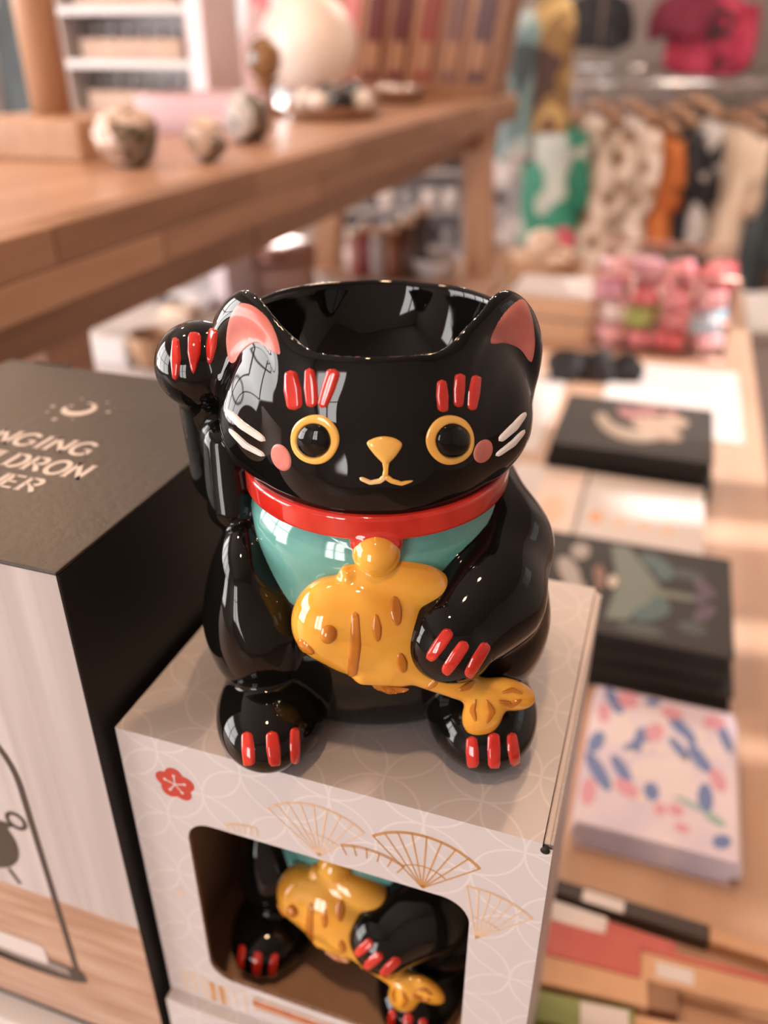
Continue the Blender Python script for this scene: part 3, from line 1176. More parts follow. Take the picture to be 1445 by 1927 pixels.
    # lettering below the window: tall gold strokes and a rust banner
    cols = []
    for x, w_, z0, z1, m in ((-.1232, .0012, .1285, .1395, M_PALEGOLD), (-.1198, .0012, .1285, .1400, M_PALEGOLD), (-.1155, .0012, .1285, .1400, M_PALEGOLD),
                             (-.1128, .0022, .1285, .1400, M_GOLD), (-.1092, .0022, .1285, .1395, M_GOLD)):
        print_on('letter_stroke', poly_bm(pf, [[(x, z0), (x + w_, z0), (x + w_, z1), (x, z1)]]), m, root)
    print_on('letter_stroke', strokes_bm(pf, [[(-.1238, .1395), (-.1215, .1412), (-.1180, .1412), (-.1148, .1402)], [(-.1060, .1285), (-.1060, .1392), (-.1040, .1408), (-.1005, .1408), (-.0985, .1392)],
                                              [(-.1030, .1285), (-.1030, .1380)], [(-.0990, .1285), (-.0990, .1380)], [(-.0955, .1300), (-.0955, .1400), (-.0910, .1400)]], .0007), M_PALEGOLD, root)
    print_on('banner_print', poly_bm(pf, [[(-.0960, .1350), (-.0380, .1350), (-.0380, .1382), (-.0960, .1382)]]), M_BANNER, root, 'rust coloured printed banner')
    print_on('banner_print', strokes_bm(pf, [[(-.0950, .1400), (-.0380, .1400)], [(-.0950, .1338), (-.0380, .1338)]], .0008), M_GOLD, root)
    return root


CARTON = make_carton('lucky_cat_carton', 'white patterned carton with rounded window, under the black cat figurine')
c2 = copy_tree(CARTON)
c2['label'] = 'lower white patterned carton, bottom of the stack under the windowed one'
c2.location = (CARTON.location.x + .0003, CARTON.location.y - .0042, 0)

# the cat packed inside the upper carton
cat2 = copy_tree(CAT)
cat2['label'] = 'black lucky cat oil burner packed inside the white carton behind its window'
cat2.location = (-.0700, .1985, BZ0 + TH)
cat2.rotation_euler = (0, 0, math.radians(-3))

# ------------------------------------------------------------------ black cauldron box
KX0, KX1, KY0, KY1, KZ0, KZ1 = -.2530, -.1325, .1360, .2625, .0865, .3100
bb = thing('cauldron_burner_box', 'tall black cardboard box with white lettering, left of the cat', 'box', ((KX0 + KX1) / 2, (KY0 + KY1) / 2, KZ0))
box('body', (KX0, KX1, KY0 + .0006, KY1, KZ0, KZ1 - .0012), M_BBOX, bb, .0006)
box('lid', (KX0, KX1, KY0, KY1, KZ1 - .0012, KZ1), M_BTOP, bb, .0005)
box('tuck_tab', (KX0 + .012, KX0 + .030, KY1 - .0005, KY1 + .0008, KZ1 - .004, KZ1 + .0006), M_BBOX, bb, .0003)


def photo_print_mat():
    m = bpy.data.materials.new('printed_photo_background')
    m.use_nodes = True
    N, L = nodes_of(m)
    b = N['Principled BSDF']
    b.inputs['Roughness'].default_value = .38
    tc = N.new('ShaderNodeTexCoord')
    sep = N.new('ShaderNodeSeparateXYZ')
    L.new(tc.outputs['Object'], sep.inputs[0])
    wv = N.new('ShaderNodeTexNoise')
    wv.inputs['Scale'].default_value = 1.0
    wv.inputs['Detail'].default_value = 2
    mp = N.new('ShaderNodeMapping')
    mp.inputs['Scale'].default_value = (130, 1, 4)
    L.new(tc.outputs['Object'], mp.inputs[0])
    L.new(mp.outputs[0], wv.inputs['Vector'])
    r = N.new('ShaderNodeValToRGB')
    r.color_ramp.elements[0].position, r.color_ramp.elements[1].position = .35, .65
    r.color_ramp.elements[0].color = (.42, .375, .365, 1)
    r.color_ramp.elements[1].color = (.53, .485, .475, 1)
    L.new(wv.outputs[0], r.inputs[0])
    wd = N.new('ShaderNodeTexNoise')
    wd.inputs['Scale'].default_value = 1.0
    mp2 = N.new('ShaderNodeMapping')
    mp2.inputs['Scale'].default_value = (18, 1, 190)
    L.new(tc.outputs['Object'], mp2.inputs[0])
    L.new(mp2.outputs[0], wd.inputs['Vector'])
    r2 = N.new('ShaderNodeValToRGB')
    r2.color_ramp.elements[0].position, r2.color_ramp.elements[1].position = .35, .65
    r2.color_ramp.elements[0].color = (.36, .21, .14, 1)
    r2.color_ramp.elements[1].color = (.50, .34, .25, 1)
    L.new(wd.outputs[0], r2.inputs[0])
    st = N.new('ShaderNodeMapRange')
    st.inputs[1].default_value, st.inputs[2].default_value = .080 + .0005, .080 - .0005
    L.new(sep.outputs[2], st.inputs[0])
    mx = N.new('ShaderNodeMix')
    mx.data_type = 'RGBA'
    L.new(st.outputs[0], mx.inputs[0])
    L.new(r.outputs[0], mx.inputs[6])
    L.new(r2.outputs[0], mx.inputs[7])
    L.new(mx.outputs[2], b.inputs['Base Color'])
    return m


kf = Plane((0, KY0 + .0005, 0), (1, 0, 0), (0, 0, 1))
fp = print_on('front_photo', poly_bm(kf, [[(KX0, KZ0 + .004), (KX1 - .0005, KZ0 + .004), (KX1 - .0005, KZ1 - .0012), (KX0, KZ1 - .0012)]], .0001), photo_print_mat(), bb, 'photo print of a hanging cauldron against a pale curtain')
M_INKB = mat('grey_black_ink', (.045, .038, .034), .4)
M_INKG = mat('grey_ink', (.20, .175, .16), .4, (.30, .26, .24), scale=150)
cxp = -.1925
pole = [(cxp + (-.1665 - cxp) * math.sin(a), .222 + .030 * math.cos(a)) for a in np.linspace(-PI / 2, PI / 2, 22)]
pole = [(2 * cxp + .1665, .1215)] + pole + [(-.1665, .1215)]
print_on('arch_print', strokes_bm(kf, [pole], .0026, .0002), M_INKB, fp, 'printed black arch stand')
print_on('tray_print', poly_bm(kf, [[(-.2220, .1150)] + arc(cxp, .1210, .0300, PI * 1.05, PI * 1.95, 16, .0065) + [(-.1630, .1230), (-.1640, .1262), (-.2210, .1262)]], .00018), M_INKB, fp)
print_on('tray_print', poly_bm(kf, [[(-.2150, .1200), (-.1700, .1200), (-.1710, .1246), (-.2140, .1246)]], .00026), M_INKG, fp)
print_on('candle_print', poly_bm(kf, [rounded(-.2040, -.1795, .1225, .1335, .002)], .0003), M_WINK, fp)
caul = arc(cxp, .1905, .0165, -PI * 1.08, PI * .08, 24) + [(cxp + .0145, .1985), (cxp + .0185, .2015), (cxp - .0185, .2015), (cxp - .0145, .1985)]
print_on('cauldron_print', poly_bm(kf, [caul], .0003), M_INKB, fp, 'printed black cauldron')
print_on('cauldron_print', strokes_bm(kf, [arc(cxp + .0195, .2040, .0035, 0, 2 * PI, 16), arc(cxp - .0195, .2040, .0035, 0, 2 * PI, 16), [(cxp + .009, .176), (cxp + .012, .169)], [(cxp - .009, .176), (cxp - .012, .169)]], .0016, .0003), M_INKB, fp)

# serif lettering on the lid, drawn stroke by stroke
GLYPH = {
    'H': ([[(0, 0), (0, 1)], [(.62, 0), (.62, 1)], [(0, .5), (.62, .5)]], .62),
    'A': ([[(0, 0), (.34, 1)], [(.34, 1), (.68, 0)], [(.13, .36), (.55, .36)]], .68),
    'N': ([[(0, 0), (0, 1)], [(0, 1), (.62, 0)], [(.62, 0), (.62, 1)]], .62),
    'G': ([arc(.36, .5, .36, PI * .22, PI * 1.80, 16, .5), [(.66, .12), (.66, .46)], [(.42, .46), (.70, .46)]], .68),
    'I': ([[(.1, 0), (.1, 1)]], .2),
    'C': ([arc(.36, .5, .36, PI * .25, PI * 1.75, 16, .5)], .64),
    'U': ([[(0, 1), (0, .32)], arc(.3, .32, .3, PI, 2 * PI, 10, .32), [(.6, .32), (.6, 1)]], .6),
    'L': ([[(0, 0), (0, 1)], [(0, .03), (.5, .03)]], .5),
    'D': ([[(0, 0), (0, 1)], [(0, .97), (.25, .97)], arc(.25, .5, .37, PI / 2, -PI / 2, 14, .47), [(0, .03), (.25, .03)]], .64),
    'R': ([[(0, 0), (0, 1)], [(0, .97), (.3, .97)], arc(.3, .73, .24, PI / 2, -PI / 2, 10), [(0, .49), (.3, .49)], [(.26, .49), (.60, 0)]], .6),
    'O': ([arc(.38, .5, .38, 0, 2 * PI, 22, .5)], .76),
    'B': ([[(0, 0), (0, 1)], [(0, .97), (.28, .97)], arc(.28, .75, .22, PI / 2, -PI / 2, 10), [(0, .53), (.3, .53)], arc(.3, .28, .25, PI / 2, -PI / 2, 10), [(0, .03), (.3, .03)]], .56),
    'E': ([[(0, 0), (0, 1)], [(0, .97), (.5, .97)], [(0, .5), (.4, .5)], [(0, .03), (.5, .03)]], .52),
}
kt = Plane((0, 0, KZ1), (1, 0, 0), (0, 1, 0))


def lettering(text, cx, y0, h, w_total):
    adv = [GLYPH[c][1] + .24 for c in text]
    k = w_total / (sum(adv) - .24)
    x = cx - w_total / 2
    for c, a in zip(text, adv):
        lines = GLYPH[c][0]
        bm = bmesh.new()
        for ln in lines:
            pts = [(x + p[0] * k, y0 + p[1] * h) for p in ln]
            slim = len(ln) == 2 and abs(ln[0][1] - ln[1][1]) < .05
            strokes_bm(kt, [pts], .00095 if slim else .0016, .00010, bm)
            for e in (ln[0], ln[-1]):
                if len(ln) == 2 and abs(ln[0][1] - ln[1][1]) > .6:
                    ex, ey = x + e[0] * k, y0 + e[1] * h
                    strokes_bm(kt, [[(ex - .0011, ey), (ex + .0011, ey)]], .0007, .00010, bm)
        print_on('letter', bm, M_WINK, bb)
        x += a * k


lettering('HANGING', -.1945, .1945, .0088, .0545)
lettering('CAULDRON', -.1870, .1805, .0088, .0555)
lettering('BURNER', -.1870, .1690, .0076, .0405)
mo = []
mx_, my_ = -.1925, .2265
for a in np.linspace(-PI * .98, PI * .55, 26):
    mo.append((mx_ + .0062 * math.cos(a), my_ + .0062 * math.sin(a)))
for a in np.linspace(PI * .50, -PI * .94, 22):
    mo.append((mx_ - .0008 + .0046 * math.cos(a), my_ + .0014 + .0042 * math.sin(a)))
print_on('moon_print', poly_bm(kt, [mo]), M_WINK, bb, 'white crescent moon printed on the lid')
for dx, dy, r in ((-.0105, -.001, .0012), (-.0025, -.0105, .0013), (.0115, .001, .0011), (-.0045, .0015, .0010), (-.009, -.006, .0007), (.0035, -.0085, .0006), (.006, .0085, .0007), (-.005, .0085, .0007)):
    s4 = []
    for k in range(8):
        q = PI / 4 * k
        rr = r if k % 2 == 0 else r * .5
        s4.append((mx_ + dx + rr * math.cos(q), my_ + dy + rr * math.sin(q)))
    print_on('star_print', poly_bm(kt, [s4]), M_WINK, bb)

# pale carton that lifts the black box
pb = thing('pale_carton', 'pale grey carton lying under the tall black box', 'carton', (-.2, .2, 0))
box('body', (-.262, -.1345, .128, .268, 0, .085), M_WCARD, pb, .001)
box('lid', (-.2625, -.134, .1275, .2685, .0805, .0865), M_WPAPER, pb, .001)

# ------------------------------------------------------------------ wooden riser standing on the table
RT = .325
rs = thing('wooden_riser', 'long oak riser bench with block edge, behind and left of the cat', 'riser', (-.57, 1.1, 0))
box('top_board', (-.775, -.392, .30, 1.97, .300, RT), M_OAK, rs, .002)
rows = [(.300, RT, [.28, .44, .72, .97, 1.30, 1.62, 1.97], [M_OAKM, M_OAKD, M_OAKM, M_OAKD, M_OAKM, M_OAKL]),
        (.276, .300, [.28, .56, .865, 1.15, 1.45, 1.74, 1.97], [M_OAKL, M_OAKM, M_OAKD, M_OAKD, M_OAKM, M_OAKD])]
for z0, z1, ys, ms in rows:
    for a, b, m in zip(ys, ys[1:], ms):
        box('edge_block', (-.392, -.367, a + .0004, b - .0004, z0 + .0003, z1 - .0003), m, rs, .0012)
for a, b, m in ((.30, .775, M_OAKD), (.776, 1.30, M_OAKD), (1.301, 1.95, M_OAKD)):
    box('apron', (-.425, -.40, a, b, .237, .299), m, rs, .002)
box('apron', (-.745, -.72, .32, 1.95, .237, .299), M_OAKD, rs, .002)
box('apron', (-.72, -.425, .32, .345, .237, .299), M_OAKD, rs, .002)
box('apron', (-.72, -.425, 1.925, 1.95, .237, .299), M_OAKD, rs, .002)


def slant_leg(x0, y0, x1, y1, z1, w=.052, d=.05, m=None):
    V = []
    for x, y, z in ((x0, y0, 0), (x1, y1, z1)):
        V += [(x - w / 2, y - d / 2, z), (x + w / 2, y - d / 2, z), (x + w / 2, y + d / 2, z), (x - w / 2, y + d / 2, z)]
    mk('leg', V, [(3, 2, 1, 0), (4, 5, 6, 7), (0, 1, 5, 4), (1, 2, 6, 5), (2, 3, 7, 6), (3, 0, 4, 7)], m or M_OAKZ, rs)


slant_leg(-.372, 1.72, -.398, 1.72, .299)
slant_leg(-.715, 1.72, -.692, 1.72, .299)
slant_leg(-.432, .474, -.4255, .474, .299, m=M_OAKM)
slant_leg(-.72, .474, -.70, .474, .299, m=M_OAKM)

# post stand
p = at_z(100, 215, .36)
st = thing('dowel_stand', 'wooden stand with round upright dowel at the near end of the riser', 'stand', (p.x, p.y, RT))
box('base', (-.655, -.535, .700, .815, RT, .361), M_OAKL, st, .003)
lathe('dowel', [(.0, .0), (.0195, .0), (.0195, .30), (.0, .30)], (p.x, p.y, .361), M_OAKZ, st, 36)
tube('cross_bar', [(p.x - .14, p.y, .68), (p.x + .14, p.y, .68)], .012, M_OAKZ, st, 20)


def rock(name, label, px, py, y, rpx, m_face, m_rind, dirv, seed, squash=.9, group=None, up=None):
    c = at_y(px, py, y)
    depth = (c - CAMP).dot(Vector((-SY * CP, CY * CP, -SP)))
    r = rpx / FPX * depth
    base = RT if up is None else up
    c.z = base + r * squash * .93
    rs_ = np.random.default_rng(seed)
    bm = bmesh.new()
    bmesh.ops.create_icosphere(bm, subdivisions=4, radius=1)
    K = rs_.normal(size=(14, 3))
    K /= np.linalg.norm(K, axis=1, keepdims=True)
    H = rs_.uniform(.78, 1.0, 14)
    fine = rs_.normal(size=(60, 3))
    fine /= np.linalg.norm(fine, axis=1, keepdims=True)
    for v in bm.verts:
        d = np.array(v.co)
        s = min(1.0, *(h / max(.05, float(k @ d)) for k, h in zip(K, H)))
        s *= .84 + .22 * float(np.max(fine @ d) ** 14)
        v.co = Vector(d * s * r)
        v.co.z *= squash
        v.co.z = max(v.co.z, -r * squash * .93)
    root = thing(name, label, 'crystal', (c.x, c.y, base), group=group)
    bm.faces.ensure_lookup_table()
    bm.verts.index_update()
    V = [v.co + c for v in bm.verts]
    fa, fb = [], []
    for f in bm.faces:
        d = np.array(f.calc_center_median().normalized())
        lim = .05 + .45 * float(np.sum(np.sin((K[:5] * 4.5) @ d + H[:5] * 9))) / 2.5
        (fa if float(np.array(dirv) @ d) > lim else fb).append([v.index for v in f.verts])
    bm.free()
    for nm, F_, m in (('crystal_face', fa, m_face), ('rind', fb, m_rind)):
        u = sorted({i for f in F_ for i in f})
        mp = {a: b for b, a in enumerate(u)}
        mk(nm, [V[i] for i in u], [[mp[i] for i in f] for f in F_], m, root)
    return root


M_QUARTZ = mat('quartz', (.42, .27, .19), .18, (.80, .70, .63), scale=150, bump=1.0, bscale=260, contrast=(.42, .58))
M_RIND = mat('dark_rind', (.022, .018, .015), .35, (.24, .18, .13), scale=90, bump=.5, bscale=90)
M_ICE = mat('pale_blue_crystal', (.36, .38, .41), .15, (.80, .79, .79), scale=130, bump=.9, bscale=220)
rock('geode', 'large cream quartz geode with dark rind beside the dowel stand', 237, 262, .690, 62, M_QUARTZ, M_RIND, (-.75, -.5, .45), 3, .92, 'crystals on the riser')
rock('geode', 'small round cream geode between the large geode and pale blue crystal', 387, 262, .745, 41, M_QUARTZ, M_RIND, (-.3, -.3, .85), 5, 1.0, 'crystals on the riser')
rock('geode', 'pale blue white crystal geode at the riser front edge', 465, 228, .905, 44, M_ICE, M_RIND, (-.55, -.6, .35), 8, 1.05, 'crystals on the riser')

# polished egg on a small wooden stand
p = at_z(503, 218, RT)
t = thing('egg_stand', 'small turned wooden stand holding the brown polished stone', 'stand', (p.x, p.y, RT))
lathe('foot', [(.0, .0), (.030, .0), (.030, .008), (.014, .013), (.011, .030), (.014, .040), (.024, .048), (.020, .050), (.0, .046)], (p.x, p.y, RT), M_OAKD, t, 28)
M_TIGER = mat('tiger_eye', (.030, .015, .008), .12, (.27, .14, .055), scale=40, stretch=(1, 1, .25), coat=.5, contrast=(.4, .6))
o = lathe('polished_stone', [(.0, 0), (.012, .003), (.022, .013), (.0265, .028), (.024, .043), (.015, .055), (.0, .060)], (p.x, p.y, RT + .0465), M_TIGER, None, 32, loc=(p.x, p.y, RT + .0465))
tag(o, 'brown banded polished stone egg on the small wooden stand', 'stone')

# lilac tray with paper cards standing in it
M_LILAC = mat('lilac_paint', (.60, .42, .46), .35)
p0, p1 = at_z(268, 248, RT), at_z(440, 240, RT)
t = thing('lilac_tray', 'shallow lilac tray behind the geodes on the riser', 'tray', (p0.x, p0.y, RT))
tx, ty = p0.x - .005, p0.y
box('base', (tx, tx + .13, ty, ty + .11, RT, RT + .006), M_LILAC, t, .002)
for nm, b in (('side', (tx, tx + .13, ty, ty + .006, RT + .006, RT + .042)), ('side', (tx, tx + .13, ty + .104, ty + .11, RT + .006, RT + .042)),
              ('side', (tx, tx + .006, ty + .006, ty + .104, RT + .006, RT + .042)), ('side', (tx + .124, tx + .13, ty + .006, ty + .104, RT + .006, RT + .042))):
    box(nm, b, M_LILAC, t, .0015)
for i in range(6):
    c = (tx + .020 + .018 * i, ty + .025 + .024 * (i % 3), RT + .006)
    o = lathe('tumbled_stone', [(.0, 0), (.009, .002), (.0115, .010), (.009, .018), (.0, .022)], c, M_ICE, None, 14, loc=c, wob=.08)
    tag(o, 'small pale tumbled stone, %s from the left in the lilac tray' % ('first', 'second', 'third', 'fourth', 'fifth', 'sixth')[i], 'stone', 'stones in the lilac tray')

# pink and white folded cards
M_PINKC = mat('pink_card', (.72, .23, .25), .5)
M_ROSE = mat('rose_card', (.78, .60, .62), .5)
for px, py, y, w, h, ang, m, lab in ((425, 160, 1.50, .018, .20, -10, M_ROSE, 'pale rose folded card leaning left of the polished stone'), (452, 150, 1.56, .026, .16, 16, M_ROSE, 'wide pale rose folded card behind the brown stone'),
                                     (470, 140, 1.62, .040, .26, 10, M_PINKC, 'deep pink folded card beside the white sphere lamp')):
    c = at_z(px, py + 32, RT)
    c = at_y(px, py, y)
    c.z = RT
    o = thing('folded_card', lab, 'card', c, 0, 'folded cards on the riser')
    for s, nm in ((-1, 'card_front'), (1, 'card_back')):
        M_ = Matrix.Translation(c) @ Matrix.Rotation(math.radians(ang), 4, 'Y') @ Matrix.Translation((0, s * .022, 0)) @ Matrix.Rotation(math.radians(s * 6.2), 4, 'X')
        box(nm, (-w / 2, w / 2, -.001, .001, .006, h), m, o, .0004, M=M_)

# white sphere lamp on a ring foot
c = at_y(580, 72, 1.42)
M_GLOBE = mat('frosted_globe', (.80, .70, .64), .35, (.86, .77, .71), scale=6, sss=.3)
t = thing('globe_lamp', 'large frosted white sphere lamp standing on the riser', 'lamp', (c.x, c.y, RT))
rg = c.z - RT - .012
rg = min(rg, .078)
lathe('globe', [(rg * math.sin(PI * i / 24), rg * (1 - math.cos(PI * i / 24))) for i in range(25)], (c.x, c.y, RT + .014), M_GLOBE, t, 48)
lathe('ring_foot', [(.025, 0), (.042, 0), (.042, .012), (.036, .018), (.030, .018), (.025, .012), (.025, 0)], (c.x, c.y, RT), M_OAKD, t, 36)

# dish of dark stones
p = at_z(628, 222, RT)
t = thing('stone_dish', 'round wooden dish of dark polished stones on the riser', 'dish', (p.x, p.y, RT))
lathe('dish_bowl', [(.0, .0), (.050, .0), (.066, .006), (.072, .016), (.068, .017), (.060, .010), (.0, .006)], p, M_OAKD, t, 40)
M_ONYX = mat('onyx', (.012, .011, .011), .05, coat=.6)
M_GLASSY = mat('clear_quartz', (.80, .74, .70), .05, coat=.4)
for i, (dx, dy, r, m) in enumerate(((-.035, -.025, .016, M_GLASSY), (-.008, -.034, .015, M_GLASSY), (.022, -.026, .019, M_ONYX), (.045, .0, .016, M_GLASSY), (-.044, .008, .014, M_ONYX), (-.012, .000, .020, M_ONYX),
                                    (.020, .014, .022, M_ONYX), (-.028, .034, .018, M_GLASSY), (.010, .043, .018, M_ONYX))):
    cc = (p.x + dx, p.y + dy, RT + .009)
    o = lathe('polished_stone', [(.0, 0), (r * .6, .002), (r, r * .8), (r * .75, r * 1.5), (r * .3, r * 1.85), (.0, r * 1.9)], cc, m, None, 16, loc=cc, wob=.1)
    tag(o, ('shiny black stone %s of the wooden dish' if m is M_ONYX else 'clear shiny stone %s of the wooden dish') % ['at the front left', 'at the front', 'at the front right', 'at the right', 'at the left', 'in the centre', 'right of the centre', 'at the back left', 'at the back'][i], 'stone', 'stones in the wooden dish')
p = at_z(752, 192, RT)
t = thing('glass_dish', 'small dish of shiny beads before the card rack', 'dish', (p.x, p.y, RT))
lathe('dish_bowl', [(.0, .0), (.035, .0), (.050, .010), (.054, .022), (.050, .022), (.040, .010), (.0, .005)], p, M_OAKD, t, 30)
for i in range(7):
    a = i * 2.4
    q = (p.x + .030 * math.cos(a) * (i > 0), p.y + .030 * math.sin(a) * (i > 0), p.z + .009)
    o = lathe('bead', [(.0, 0), (.009, .003), (.012, .012), (.009, .021), (.0, .024)], q, M_CHROME, None, 16, loc=q)
    tag(o, 'shiny silver bead in the centre of the small dish' if i == 0 else 'shiny silver bead near the rim of the small dish', 'bead', 'beads in the small dish')

ORD = ['first', 'second', 'third', 'fourth', 'fifth', 'sixth', 'seventh']
# leaning rack of incense boxes
RXa, RYa = -.690, 1.79
t = thing('incense_rack', 'wooden rack of leaning incense boxes at the far end of the riser', 'rack', (RXa, RYa, RT))
box('base', (-.735, -.385, RYa - .02, RYa + .16, RT, RT + .028), M_OAKD, t, .002)
LEAN = math.radians(9)
nb = 6
cols_ = [(.50, .17, .17), (.10, .016, .014), (.09, .014, .014), (.20, .038, .028), (.15, .075, .07), (.075, .034, .045), (.07, .04, .04)]
labs = ['pale red incense box, first in the leaning rack', 'dark burgundy incense box, second in the leaning rack', 'dark burgundy incense box, third in the leaning rack', 'rust red incense box, fourth in the leaning rack',
        'mauve brown incense box, fifth in the leaning rack', 'plum incense box, sixth in the leaning rack', 'brown incense box at the right end of the leaning rack']
for i in range(nb + 1):
    x = -.728 + i * .0545
    M_ = Matrix.Translation((x, RYa, RT + .029)) @ Matrix.Rotation(LEAN, 4, 'Y')
    box('divider', (0, .015, -.006, .145, 0, .30), M_OAKL if i % 2 else M_OAKM, t, .001, M=M_)
    if i < nb:
        o = thing('incense_box', labs[i], 'box', (x + .038, RYa, RT + .029), 0, 'incense boxes in the leaning rack')
        M2 = Matrix.Translation((x + .0160, RYa - .012, RT + .030)) @ Matrix.Rotation(LEAN, 4, 'Y')
        m = mat('incense_%d' % i, cols_[i], .45, tuple(min(1, c_ * 1.25) for c_ in cols_[i]), scale=12)
        box('box_body', (0, .0370, 0, .13, 0, .27), m, o, .0008, M=M2)
        box('paper_label', (.004, .033, -.0006, .0, .02, .07), M_PINKC if i < 1 else M_OAKM, o, 0, M=M2)

# white cabinet of small bottles standing on the table beyond the riser
M_WHITE = mat('white_lacquer', (.52, .485, .485), .4)
M_LILW = mat('pale_lilac_lacquer', (.66, .55, .58), .4)
CXA, CXB, CYA, CYB, CZT = -1.03, -.735, 1.30, 1.42, .60
t = thing('display_cabinet', 'white display cabinet of small bottles beyond the riser', 'cabinet', (-.88, 1.36, 0))
box('side', (CXA, CXA + .035, CYA, CYB, 0, CZT), M_WHITE, t, .002)
box('side', (CXB - .030, CXB, CYA, CYB, 0, CZT), M_LILW, t, .002)
box('back', (CXA + .035, CXB - .03, CYB - .008, CYB, 0, CZT), M_WHITE, t, .001)
M_BROWN = mat('brown_carton', (.30, .19, .14), .6, (.40, .27, .20), scale=12)
M_BOTTLE = mat('grey_bottle', (.22, .21, .18), .25)
for k, z in enumerate((.02, .16, .235, .310, .385, .460, .535)):
    box('shelf', (CXA + .035, CXB - .03, CYA, CYB - .008, z, z + .012), M_WHITE, t, .001)
for k, z in enumerate((.322, .397, .472)):
    for i in range(7):
        cc = (CXA + .055 + i * .031, CYA + .068, z)
        o = thing('small_bottle', 'small grey bottle, %s from the left on the %s shelf of the white cabinet' % (ORD[i], ('lower', 'middle', 'upper')[k]), 'bottle', cc, 0, 'bottles in the white cabinet')
        lathe('glass_body', [(.0, .0), (.010, .0), (.011, .004), (.011, .026), (.005, .034), (.005, .038), (.0, .038)], cc, M_BOTTLE, o, 14)
        lathe('cap', [(.0, .038), (.007, .038), (.007, .050), (.0, .050)], cc, M_WHITE, o, 14)
    bx = box('brown_carton', (CXA + .065, CXB - .045, CYA + .006, CYA + .050, z, z + .030), M_BROWN, None, .001, loc=(CXA + .1, CYA + .07, z))
    tag(bx, ['brown carton on the lowest visible shelf of the white cabinet', 'brown carton on the middle shelf of the white cabinet', 'brown carton on the top shelf of the white cabinet'][k], 'carton', 'cartons in the white cabinet')
# dark coat at the far left

# ------------------------------------------------------------------ notebooks on the table
def notebook(label, x0, x1, y0, y1, z0, z1, cover, pages, group, rz=0.0, name='notebook'):
    c = ((x0 + x1) / 2, (y0 + y1) / 2, z0)
    root = thing(name, label, 'notebook', c, rz, group)
    hx, hy = (x1 - x0) / 2, (y1 - y0) / 2
    ct = .0018

    def part(nm, b, m, bev):
        bm = bm_box(*b, bevel=bev)
        me = bpy.data.meshes.new(nm)
        bm.to_mesh(me)
        bm.free()
        return link(nm, me, m, root)
    top = part('front_cover', (-hx, hx, -hy, hy, z1 - z0 - ct, z1 - z0), cover, .0008)
    part('back_cover', (-hx, hx, -hy, hy, 0, ct), cover, .0008)
    part('page_block', (-hx + .002, hx - .003, -hy + .003, hy - .003, ct, z1 - z0 - ct), pages, 0)
    part('spine', (-hx, -hx + .002, -hy, hy, ct, z1 - z0 - ct), cover, 0)
    return root, top


def cover_print(root, top, polys, m, lift=.0001, label=None, name='cover_print'):
    """flat print on the front cover; polys in cover units (0..1)"""
    zt = max(v.co.z for v in top.data.vertices)
    xs = [v.co.x for v in top.data.vertices]
    ys = [v.co.y for v in top.data.vertices]
    x0, x1, y0, y1 = min(xs), max(xs), min(ys), max(ys)
    o = None
    for k, p in enumerate(polys):
        me = bpy.data.meshes.new(name)
        me.from_pydata([(x0 + a * (x1 - x0), y0 + b * (y1 - y0), zt + lift + k * .00001) for a, b in p], [], [tuple(range(len(p)))])
        o = link(name, me, m, top, label)
    return o


def ell(cx, cy, rx, ry, rot=0, n=18):
    a = math.radians(rot)
    return [(cx + rx * math.cos(q) * math.cos(a) - ry * math.sin(q) * math.sin(a), cy + rx * math.cos(q) * math.sin(a) + ry * math.sin(q) * math.cos(a)) for q in [2 * PI * i / n for i in range(n)]]


I = lambda n, c, r=.5: mat('ink_' + n, c, r)
# black stack with crescent moon
for k, (z0, z1, dx) in enumerate(((0, .0145, .004), (.0146, .030, -.003), (.0301, .0455, 0))):
    nb_, tp = notebook(['black notebook at the bottom of the crescent moon stack', 'black notebook in the middle of the crescent moon stack', 'black notebook with a cream crescent moon on its cover'][k],
                       -.0935 + dx, .0745 + dx, .835, .985, z0, z1, M_NOTEB, M_DARKPAGES, 'black moon notebooks')
moon = [(.22 + .36 * (1 - math.cos(a)) * .8, .72 - .52 * math.sin(a)) for a in np.linspace(.15, 2.2, 16)]
moon += [(.29 + .30 * (1 - math.cos(a)) * .8, .74 - .34 * math.sin(a)) for a in np.linspace(2.1, .2, 16)]
cover_print(nb_, tp, [moon], I('cream', (.42, .345, .275)), label='cream crescent moon print')
cover_print(nb_, tp, [ell(.44, .72, .07, .14, 20), ell(.54, .80, .07, .10)], I('wine', (.26, .10, .10)))
cover_print(nb_, tp, [ell(.62, .55, .14, .16, -10), ell(.74, .66, .10, .12), ell(.70, .40, .10, .12, 30)], I('sand', (.34, .235, .17)), .0002)
cover_print(nb_, tp, [ell(.60, .84, .06, .06), ell(.72, .84, .05, .05)], I('rose', (.36, .14, .13)), .0003)

# white planners
nb_, tp = notebook('white planner with four orange dots lying behind the moth notebooks', -.0465, .0700, .660, .826, 0, .0200, M_WPAPER, M_PAGES, 'white planners', name='planner')
cover_print(nb_, tp, [ell(.14, .42, .055, .06)], I('orange', (.72, .33, .10)))
cover_print(nb_, tp, [ell(.34, .40, .055, .055), ell(.53, .40, .05, .05), ell(.72, .40, .045, .045)], I('peach', (.74, .50, .36)))
nb_, tp = notebook('white planner with a peach panel, close behind the cat', -.1250, -.0482, .660, .826, 0, .0205, M_WPAPER, M_PAGES, 'white planners', name='planner')
cover_print(nb_, tp, [[(.42, .08), (.95, .08), (.95, .95), (.42, .95)]], I('blush', (.74, .60, .53)))
cover_print(nb_, tp, [ell(.68, .42, .16, .18)], I('peach', (.74, .50, .36)), .0002)

